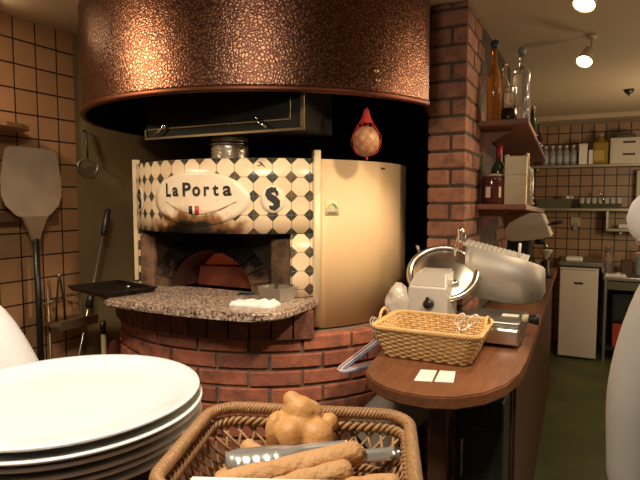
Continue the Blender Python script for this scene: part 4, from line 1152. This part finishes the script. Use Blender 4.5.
MB().box(-.22, .25, 0, .38, 0, .25, .006).build('casing', m_black, mw); MB().box(-.20, .10, -.004, 0, .03, .22).build('front_glass', M('dark_window', (.03, .035, .035), .1), mw)
o = MB().box(-.1, .1, -.05, .05, 0, .20, .003).build('red_carton', m_redbox); o.location = (.29, 5.26, .12); tag(o, 'red carton low in the steel framed cabinet under the black box', 'carton')
o = drape('table_cloth_scrap', .16, .14, 14, 10, .01, 22, .008, m_cloth, 5); o.location = (.20, 5.28, .73); tag(o, 'crumpled pale cloth on the steel cabinet top', 'cloth')
bottle('glass_carafe', 'clear glass carafe on the steel cabinet beside the pale cloth', 'carafe', (.145, 5.42, .73), [(0, .003), (.045, 0), (.05, .01), (.05, .12), (.035, .17), (.033, .22), (.037, .24)], m_glass)
o = MB().box(-.045, .045, -.05, .05, 0, .12, .006).build('dark_tin', M('dark_brown_tin', (.07, .03, .018), .5)); o.location = (.29, 5.45, .73); tag(o, 'dark brown tin between the carafe and the bluish bottle on the steel cabinet', 'tin')
bottle('water_bottle', 'bluish clear bottle at the right on the steel cabinet', 'bottle', (.40, 5.40, .73), bp(.045, .15, .20, .016, .25), M('blue_clear', (.45, .55, .62), .1, trans=.6), [(0, .25), (.018, .25), (.018, .27), (0, .271)], m_teal)

def wallshelf(name, x0, x1, z, lab, d=.22):
    s = thing(name, lab, 'shelf', (0, 0, 0))
    MB().box(x0, x1, 5.68-d, 5.678, z-.025, z, .003).build('board', M('shelf_steel', (.34, .29, .20), .45, .5), s)
    for x in (x0+.1, x1-.15):
        MB().box(x, x+.02, 5.66-d*.7, 5.678, z-.05, z-.025, .002).build('bracket', m_steelD, s)
    return s
wallshelf('wall_rack', -.585, 1.2, 1.700, 'upper metal shelf on the tiled back wall, holding bottles and boxes')
wallshelf('wall_rack', -.585, 1.2, 1.305, 'middle metal shelf on the tiled back wall, holding crates and glasses')
s = wallshelf('wall_rack', .125, .9, 1.125, 'short low metal shelf on the tiled back wall at the right')
MB().box(.115, .135, 5.47, 5.678, 1.10, 1.28, .002).build('end_plate', m_steelD, s)
p0 = None
for k in range(5):
    x = -.405+k*.059
    loc = (x, 5.53, 1.7005)
    lab = ['clear plastic bottle at the left end of the row on the upper back shelf', 'second clear plastic bottle from the left on the upper back shelf', 'middle clear plastic bottle of five on the upper back shelf', 'clear plastic bottle fourth from the left on the upper back shelf', 'clear plastic bottle next to the white box on the upper back shelf'][k]
    if p0 is None: p0 = bottle('plastic_bottle', lab, 'bottle', loc, bp(.027, .11, .14, .011, .165), m_pet, [(0, .182), (.0135, .181), (.0135, .163), (.012, .162)], M('white_cap', (.75, .70, .60), .5), (.0273, .03, .09), 'bottles in a row on the back shelf', M('blue_grey_label', (.42, .44, .46), .5), 16)
    else: dup(p0, loc, 0, lab, 'bottles in a row on the back shelf')
bx_ = thing('paper_box', 'narrow white box between the plastic bottles and the oil jug', 'box', (-.088, 5.53, 1.7005)); MB().box(-.034, .034, -.05, .05, 0, .185, .003).build('box_body', m_paper, bx_); MB().box(-.035, .035, -.051, .051, .17, .188, .002).build('box_flap', m_grey, bx_)
jg = thing('oil_jug', 'yellow oil jug on the upper back shelf', 'jug', (.052, 5.53, 1.7005))
MB().box(-.062, .062, -.05, .05, 0, .20, .018, seg=3).build('jug_body', m_oil, jg)
mb = MB(); mb.lathe([(.05, .20), (.03, .225), (.02, .235), (.02, .25), (0, .25)], (0, 0, 0), 18); mb.build('jug_neck', m_oil, jg)
MB().lathe([(0, .277), (.023, .276), (.023, .25), (.02, .25)], (0, 0, 0), 16).build('jug_cap', M('olive_cap', (.34, .30, .12), .5), jg)
MB().box(-.055, .03, -.053, -.0495, .03, .12).build('jug_label', M('oil_label', (.50, .33, .06), .5), jg)
o = MB().box(-.02, .02, -.01, .01, 0, .13, .003).build('white_card', m_paper); o.location = (-.022, 5.50, 1.7005); tag(o, 'white card standing left of the yellow oil jug', 'card')
dr = thing('drawer_unit', 'small white two drawer unit on the upper back shelf', 'drawers', (.245, 5.52, 1.7005))
MB().box(-.118, .118, -.048, .10, 0, .225, .004).build('case', m_grey, dr)
for z in (.015, .12):
    d = MB().box(-.11, .11, -.055, -.045, z, z+.092, .003).build('drawer', M('drawer_white', (.62, .54, .42), .5), dr); MB().box(-.02, .075, -.058, -.054, z+.055, z+.073, .002).build('handle', m_iron, d)
mb = MB(); mb.tube([(-.085+.17*i/16, 0, .05*math.sin(PI*i/16)) for i in range(17)], .005, 6)
wb = thing('wire_bail', 'thin wire handled dish on top of the white drawer unit', 'dish', (.235, 5.53, 1.9265)); mb.build('bail', m_steelD, wb)
MB().lathe([(0, .001), (.08, 0), (.09, .02), (.087, .02), (.078, .004), (0, .004)], (0, 0, 0), 24).build('dish_pan', m_crate, wb)
o = MB().lathe([(0, .001), (.04, 0), (.045, .16), (.03, .19), (0, .19)], (0, 0, 0), 18).build('teal_bottle', m_teal); o.location = (.41, 5.53, 1.7005); tag(o, 'dark teal container at the right of the white drawer unit', 'container')
# middle shelf
def crate(x0, x1, z1, lab, mm=m_crate):
    c = thing('plastic_crate', lab, 'crate', ((x0+x1)/2, 5.52, 1.3055), 0, 'crates on the middle back shelf')
    open_box(MB(), x1-x0-.02, .13, z1, .004, .005, .006).build('crate_body', mm, c)
    MB().box(-(x1-x0)/2+.005, (x1-x0)/2-.005, -.077, -.070, z1*.45, z1*.6).build('rib', mm, c)
    return c
crate(-.47, -.165, .085, 'olive plastic crate at the left on the middle back shelf')
crate(-.10, .235, .042, 'shallow olive tray of glasses on the middle back shelf', M('dark_olive_tray', (.06, .065, .03), .6))
o = MB().box(-.022, .022, -.03, .03, 0, .07, .003).build('dark_block', m_black); o.location = (-.132, 5.50, 1.3055); tag(o, 'small black box between the olive crate and the tray of glasses', 'box')
mb = MB()
for k in range(7): mb.ball((.022*math.cos(k), .012*math.sin(k*1.7), .012+.008*math.sin(k*2.1)), .014, 1)
o = tag(mb.build('crumpled_paper', m_paper), 'small white crumpled paper on the rim of the olive crate', 'paper'); o.location = (-.19, 5.50, 1.39)
g0 = None
for k in range(7):
    x = -.085+k*.05; y = 5.50+.02*(k % 2)
    lab = ['first small glass from the left in the olive tray', 'second small glass from the left in the olive tray', 'third small glass from the left in the olive tray', 'fourth small glass in the olive tray, left of the tilted whisk', 'fifth small glass from the left in the olive tray', 'sixth small glass, next to last in the olive tray', 'last small glass at the right end of the olive tray'][k]
    if g0 is None:
        g0 = thing('drinking_glass', lab, 'glass', (x, y, 1.31), 0, 'glasses in the olive tray')
        MB().lathe([(0, .002), (.018, 0), (.023, .09), (.0215, .09), (.017, .006), (0, .006)], (0, 0, 0), 16).build('glass_cup', M('tumbler_glass', (.86, .83, .76), .08, trans=.45), g0)
    else: dup(g0, (x, y, 1.31), 0, lab)
wk = thing('metal_whisk', 'shiny tilted metal whisk among the glasses on the middle back shelf', 'whisk', (.09, 5.47, 1.36))
mb = MB(); mb.tube([(.01, 0, 0), (-.01, 0, .05)], .005, 8); mb.build('handle', m_chrome, wk)
mb = MB()
for k in range(4):
    a = PI*k/4; mb.tube([Vector((-.01-.03*t, .0, .05+.055*t))+Vector((math.cos(a)*.8, math.sin(a), math.cos(a)*.5))*.014*math.sin(PI*t)*1 for t in [i/10 for i in range(11)]], .0022, 5)
    mb.tube([Vector((-.01-.03*t, .0, .05+.055*t))-Vector((math.cos(a)*.8, math.sin(a), math.cos(a)*.5))*.014*math.sin(PI*t)*1 for t in [i/10 for i in range(11)]], .0022, 5)
mb.build('wires', m_chrome, wk)
o = MB().box(-.045, .045, -.04, .04, 0, .04, .008).build('white_dish', m_grey); o.location = (.26, 5.55, 1.1255); tag(o, 'low pale dish on the short low shelf at the right', 'dish')
wp = thing('paper_dispenser', 'pale vertical dispenser on the back wall at the right frame edge', 'dispenser', (.42, 5.56, 1.33)); MB().box(-.075, .1, 0, .118, 0, .31, .006).build('case', M('pale_dispenser', (.55, .48, .34), .5), wp); MB().box(-.06, .09, -.003, .002, .03, .06).build('slot', m_iron, wp)
sw = thing('wall_socket', 'pale wall socket on the back tiles above the fridge', 'socket', (-.135, 5.672, 1.13)); MB().box(-.042, .042, -.012, .008, 0, .085, .004).build('plate', M('socket_plate', (.45, .40, .28), .5), sw); MB().box(-.022, .018, -.024, -.01, -.035, .03, .004).build('plug', M('plug_grey', (.30, .27, .2), .5), sw)

# ------------------------------------------------------------------ ceiling lamps
def spotlamp(label, x, y, zb, dirv, stem):
    s = thing('spot_lamp', label, 'lamp', (x, y, 0), 0, 'ceiling spot lamps')
    mb = MB(); mb.lathe([(0, CZ-.001), (.022, CZ-.001), (.022, CZ-.014), (.012, CZ-.018), (0, CZ-.018)], (stem[0], stem[1], 0), 16); mb.build('ceiling_rose', m_lampw, s)
    mb = MB(); mb.tube([(stem[0], stem[1], CZ-.015), (stem[0], stem[1], zb+.055), (0, .02, zb+.045)], .006, 8); mb.build('stem', m_lampw, s)
    d = Vector(dirv).normalized(); x_ = d.orthogonal().normalized(); y_ = d.cross(x_); Mx = Matrix((x_, y_, -d)).transposed()
    mb = MB(); mb.lathe([(.012, .085), (.022, .078), (.030, .03), (.037, .0), (.035, .0), (.026, .03), (0, .035)], (0, 0, zb), 24, Mx); mb.build('lamp_shade', m_lampw, s)
    mb = MB(); mb.lathe([(0, -.004), (.02, -.002), (.031, .004), (.026, .028), (0, .03)], (0, 0, zb), 20, Mx); mb.build('bulb', m_bulb, s)
    return s
spotlamp('lit ceiling spot lamp nearest the tiled back wall, tilted on a stem', -.054, 2.778, 2.0, (-.25, -.55, -.8), (.03, .03))
spotlamp('lit ceiling spot lamp cut by the top edge of the photo', -.045, 1.98, 2.0, (-.3, -.4, -.85), (.03, .03))
spotlamp('ceiling spot lamp in the top left corner above the tiled wall', -2.03, 1.29, 2.075, (.5, .6, -.6), (-.02, 0))
sd = thing('smoke_detector', 'small dark fitting on the ceiling near the back wall', 'detector', (.198, 4.27, CZ)); MB().lathe([(0, -.03), (.018, -.028), (.03, -.012), (.032, 0), (0, 0)], (0, 0, 0), 18).build('cover', m_iron, sd); MB().lathe([(0, -.042), (.008, -.04), (.008, -.028), (0, -.028)], (0, 0, 0), 12).build('sensor', m_black, sd)

# ------------------------------------------------------------------ people
def skinmesh(name, verts, edges, radii, m, parent=None, levels=2, root=0):
    me = bpy.data.meshes.new(name); me.from_pydata([tuple(v) for v in verts], edges, [])
    o = bpy.data.objects.new(name, me); COL.objects.link(o)
    md = o.modifiers.new('skin', 'SKIN'); md.use_smooth_shade = True; md.branch_smoothing = .6
    sv = me.skin_vertices[0].data
    for i, r in enumerate(radii): sv[i].radius = (r if isinstance(r, tuple) else (r, r)); sv[i].use_root = (i == root)
    ms = o.modifiers.new('sub', 'SUBSURF'); ms.levels = levels; ms.render_levels = levels
    realize(o); o.data.materials.clear(); o.data.materials.append(m)
    if parent: o.parent = parent
    return o
def person(label, loc, rz, hgt, armL, armR, lean=0., coatm=m_cloth, drop=0., hairm=m_hair, hairn='hair'):
    """faces local -Y; armL is at +X"""
    k = hgt/1.7
    root = thing('person', label, 'person', loc, rz)
    V, E, R = [], [], []
    def add(p, r, par=None):
        V.append(Vector(p)*k); R.append((r[0]*k, r[1]*k) if isinstance(r, tuple) else r*k)
        if par is not None: E.append((par, len(V)-1))
        return len(V)-1
    pel = add((0, 0, .92), (.13, .10)); wai = add((0, 0, 1.06), (.12, .09), pel); che = add((0, .01, 1.24), (.135, .10), wai); nb_ = add((0, .015, 1.40), (.075, .065), che)
    nk = add((lean*.7, .0, 1.47-drop*.4), .048, nb_); hd = add((lean, -.015, 1.565-drop), (.072, .085), nk); tp = add((lean*1.15, -.01, 1.655-drop*1.1), (.060, .068), hd)
    add((lean, -.105, 1.555-drop), .013, hd)                               # nose
    for s in (-1, 1): add((lean+s*.082, .0, 1.56-drop), .014, hd)            # ears
    arms = []
    for s, a in ((1, armL), (-1, armR)):
        sh = add((s*.175, .01, 1.365), .052, che)
        el = add(a[0], .040, sh); wr = add(a[1], .027, el)
        d = (Vector(a[1])-Vector(a[0])).normalized(); pm = add(tuple(Vector(a[1])+d*.05), (.033, .018), wr)
        sd_ = d.cross(Vector((0, 0, 1))); sd_ = (sd_ if sd_.length > .2 else Vector((0, 1, 0))).normalized(); dn = d.cross(sd_).normalized()
        if dn.z > 0: dn = -dn
        for f, (off, ln) in enumerate(((-.027, .062), (-.010, .072), (.009, .068), (.026, .052))):
            kn_ = add(tuple(Vector(a[1])+d*.095+sd_*off), .0088, pm); md_ = add(tuple(Vector(a[1])+d*(.095+ln*.55)+sd_*off*1.05+dn*.008), .0082, kn_); add(tuple(Vector(a[1])+d*(.095+ln)+sd_*off*1.05+dn*.026), .0068, md_)
        th = add(tuple(Vector(a[1])+d*.035-sd_*s*.035+dn*.006), .0105, wr); add(tuple(Vector(a[1])+d*.075-sd_*s*.050+dn*.014), .0085, th)
        arms.append((sh, el, wr))
    legs = []
    for s in (-1, 1):
        hp = add((s*.09, 0, .86), .082, pel); kn = add((s*.10, -.01, .49), .055, hp); an = add((s*.10, .02, .08), .035, kn); ft = add((s*.105, -.12, .03), (.036, .025), an)
        legs.append((hp, kn, an, ft))
    body = skinmesh('body', V, E, R, m_skin, root)
    # coat
    def sub(ids, edges, rad, name, m, lv=2, ro=0, extra=None):
        vv = [V[i] for i in ids]
        return skinmesh(name, vv, edges, [tuple(x*k for x in r) if isinstance(r, tuple) else r*k for r in rad], m, root, lv, ro)
    ids = [pel, wai, che, nb_, arms[0][0], arms[0][1], arms[0][2], arms[1][0], arms[1][1], arms[1][2]]
    coat_v = [V[i] for i in ids]+[Vector((0, 0, .56))*k]
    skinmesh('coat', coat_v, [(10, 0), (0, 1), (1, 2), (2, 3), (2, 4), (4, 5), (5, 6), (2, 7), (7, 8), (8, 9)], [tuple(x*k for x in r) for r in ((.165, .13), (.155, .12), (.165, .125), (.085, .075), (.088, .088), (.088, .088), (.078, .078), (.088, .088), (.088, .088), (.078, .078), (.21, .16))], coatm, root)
    hv = []
    for lg in legs: hv += [V[lg[0]], V[lg[1]], V[lg[2]]]
    hv.append(V[pel])
    skinmesh('trousers', hv, [(6, 0), (0, 1), (1, 2), (6, 3), (3, 4), (4, 5)], [tuple(x*k for x in r) for r in ((.10, .10), (.075, .075), (.06, .06), (.10, .10), (.075, .075), (.06, .06), (.15, .12))], m_trouser, root, 2, 6)
    for lg in legs:
        a, b = V[lg[2]], V[lg[3]]
        skinmesh('shoe', [a+Vector((0, .01, -.02*k)), b+Vector((0, 0, .005)), b+Vector((0, -.05*k, 0))], [(0, 1), (1, 2)], [(.045*k, .045*k), (.045*k, .032*k), (.03*k, .022*k)], m_black, root, 2)
    mb = MB(); mb.ball(Vector((lean*1.1, 0.012, 1.625-drop*1.05))*k, (.088*k, .102*k, .088*k), 3)
    bmesh.ops.delete(mb.bm, geom=[v for v in mb.bm.verts if v.co.y < -.05*k and v.co.z < (1.66-drop)*k or v.co.z < (1.55-drop)*k], context='VERTS')
    mb.build(hairn, hairm, root)
    for s in (-1, 1):
        mb = MB(); mb.ball(Vector((lean+s*.032, -.093, 1.585-drop))*k, .011*k, 2); mb.build('eye', m_fwhite, body)
        mb = MB(); mb.ball(Vector((lean+s*.032, -.102, 1.585-drop))*k, .005*k, 2); mb.build('iris', m_black, body)
    mb = MB(); mb.ball(Vector((lean, -.098, 1.515-drop))*k, (.022*k, .006*k, .006*k), 2); mb.build('mouth', M('lips', (.45, .16, .13), .5), body)
    return root
# cook at the right edge, standing in the aisle and looking down the counter
pr_ = L(.985, 1.30)
person('person in a white kitchen coat cut off by the right edge of the photo', (pr_.x, pr_.y, 0), YAW+math.radians(184), 1.49, ((.240, .0, 1.04), (.215, -.03, .70)), ((-.23, .02, 1.10), (-.17, -.17, 1.02)), .175, m_shadedcoat, .105, m_cloth, 'white_cap')
pl_ = L(-.755, .95)
person('person in a white coat at the left edge, only a shoulder in view', (pl_.x, pl_.y, 0), YAW+math.radians(172), 1.47, ((.245, .04, 1.12), (.22, -.10, .90)), ((-.285, .02, 1.12), (-.25, -.12, .90)), .06)

# ------------------------------------------------------------------ lights
def light(kind, loc, energy, col, size=.1, target=None, angle=None, blend=.6):
    l = bpy.data.lights.new('lamp', kind); l.energy = energy; l.color = col
    if kind == 'AREA': l.size = size
    else: l.shadow_soft_size = size
    if kind == 'SPOT': l.spot_size = math.radians(angle or 70); l.spot_blend = blend
    o = bpy.data.objects.new('lamp', l); COL.objects.link(o); o.location = loc
    if target: o.rotation_euler = (Vector(target)-Vector(loc)).to_track_quat('-Z', 'Y').to_euler()
    return o
W_ = (1., .775, .52)
light('SPOT', L(-1.35, 1.45, 2.0), 34, W_, .05, (-1.5, 1.6, 1.2), 125, .8)            # left track spot
light('SPOT', L(.62, 1.05, 2.0), 60, W_, .06, (-.93, 1.60, .76), 62, .35)             # right-hand spot onto the oven
light('SPOT', (.66, 2.62, 1.98), 26, W_, .05, (-.9, 1.8, 1.0), 80, .6)                # kitchen-side spot, partly blocked by the pier
light('SPOT', L(-.25, .75, 2.05), 28, W_, .06, (-1.2, 1.55, .90), 46, .25)             # centre spot
light('AREA', L(-.30, .45, 2.08), 18, (1, .90, .76), .25, L(-.3, .65, 1))             # over the plates
light('SPOT', (-.06, 2.72, 1.97), 10, W_, .03, (-.4, 1.9, .9), 100, .8)
light('SPOT', (-.05, 1.93, 1.97), 16, W_, .03, (-.4, 1.75, .9), 110, .8)
light('POINT', (.7, 4.1, 1.45), 24, W_, .15)  # added unseen fill light, brightens the far kitchen and ceiling
light('POINT', (1.3, 2.4, 1.4), 18, W_, .15)  # second added fill with no visible fitting, for the kitchen's right side
light('POINT', (OX, BM+.3, 1.09), .12, (1, .16, .05), .05)
w = bpy.data.worlds.new('World'); S.world = w; w.use_nodes = True
w.node_tree.nodes['Background'].inputs[0].default_value = (1, .80, .60, 1); w.node_tree.nodes['Background'].inputs[1].default_value = .15

cam = bpy.data.cameras.new('Camera'); co = bpy.data.objects.new('Camera', cam); COL.objects.link(co)
co.location = (0, 0, 1.37); cam.sensor_width = 36; cam.lens = 540*36/640; cam.clip_start = .02
co.rotation_euler = (PI/2-math.atan(39/540), 0, YAW)
S.camera = co
S.view_settings.view_transform = 'Standard'; S.view_settings.look = 'None'; S.view_settings.exposure = 0.; S.view_settings.gamma = 1.
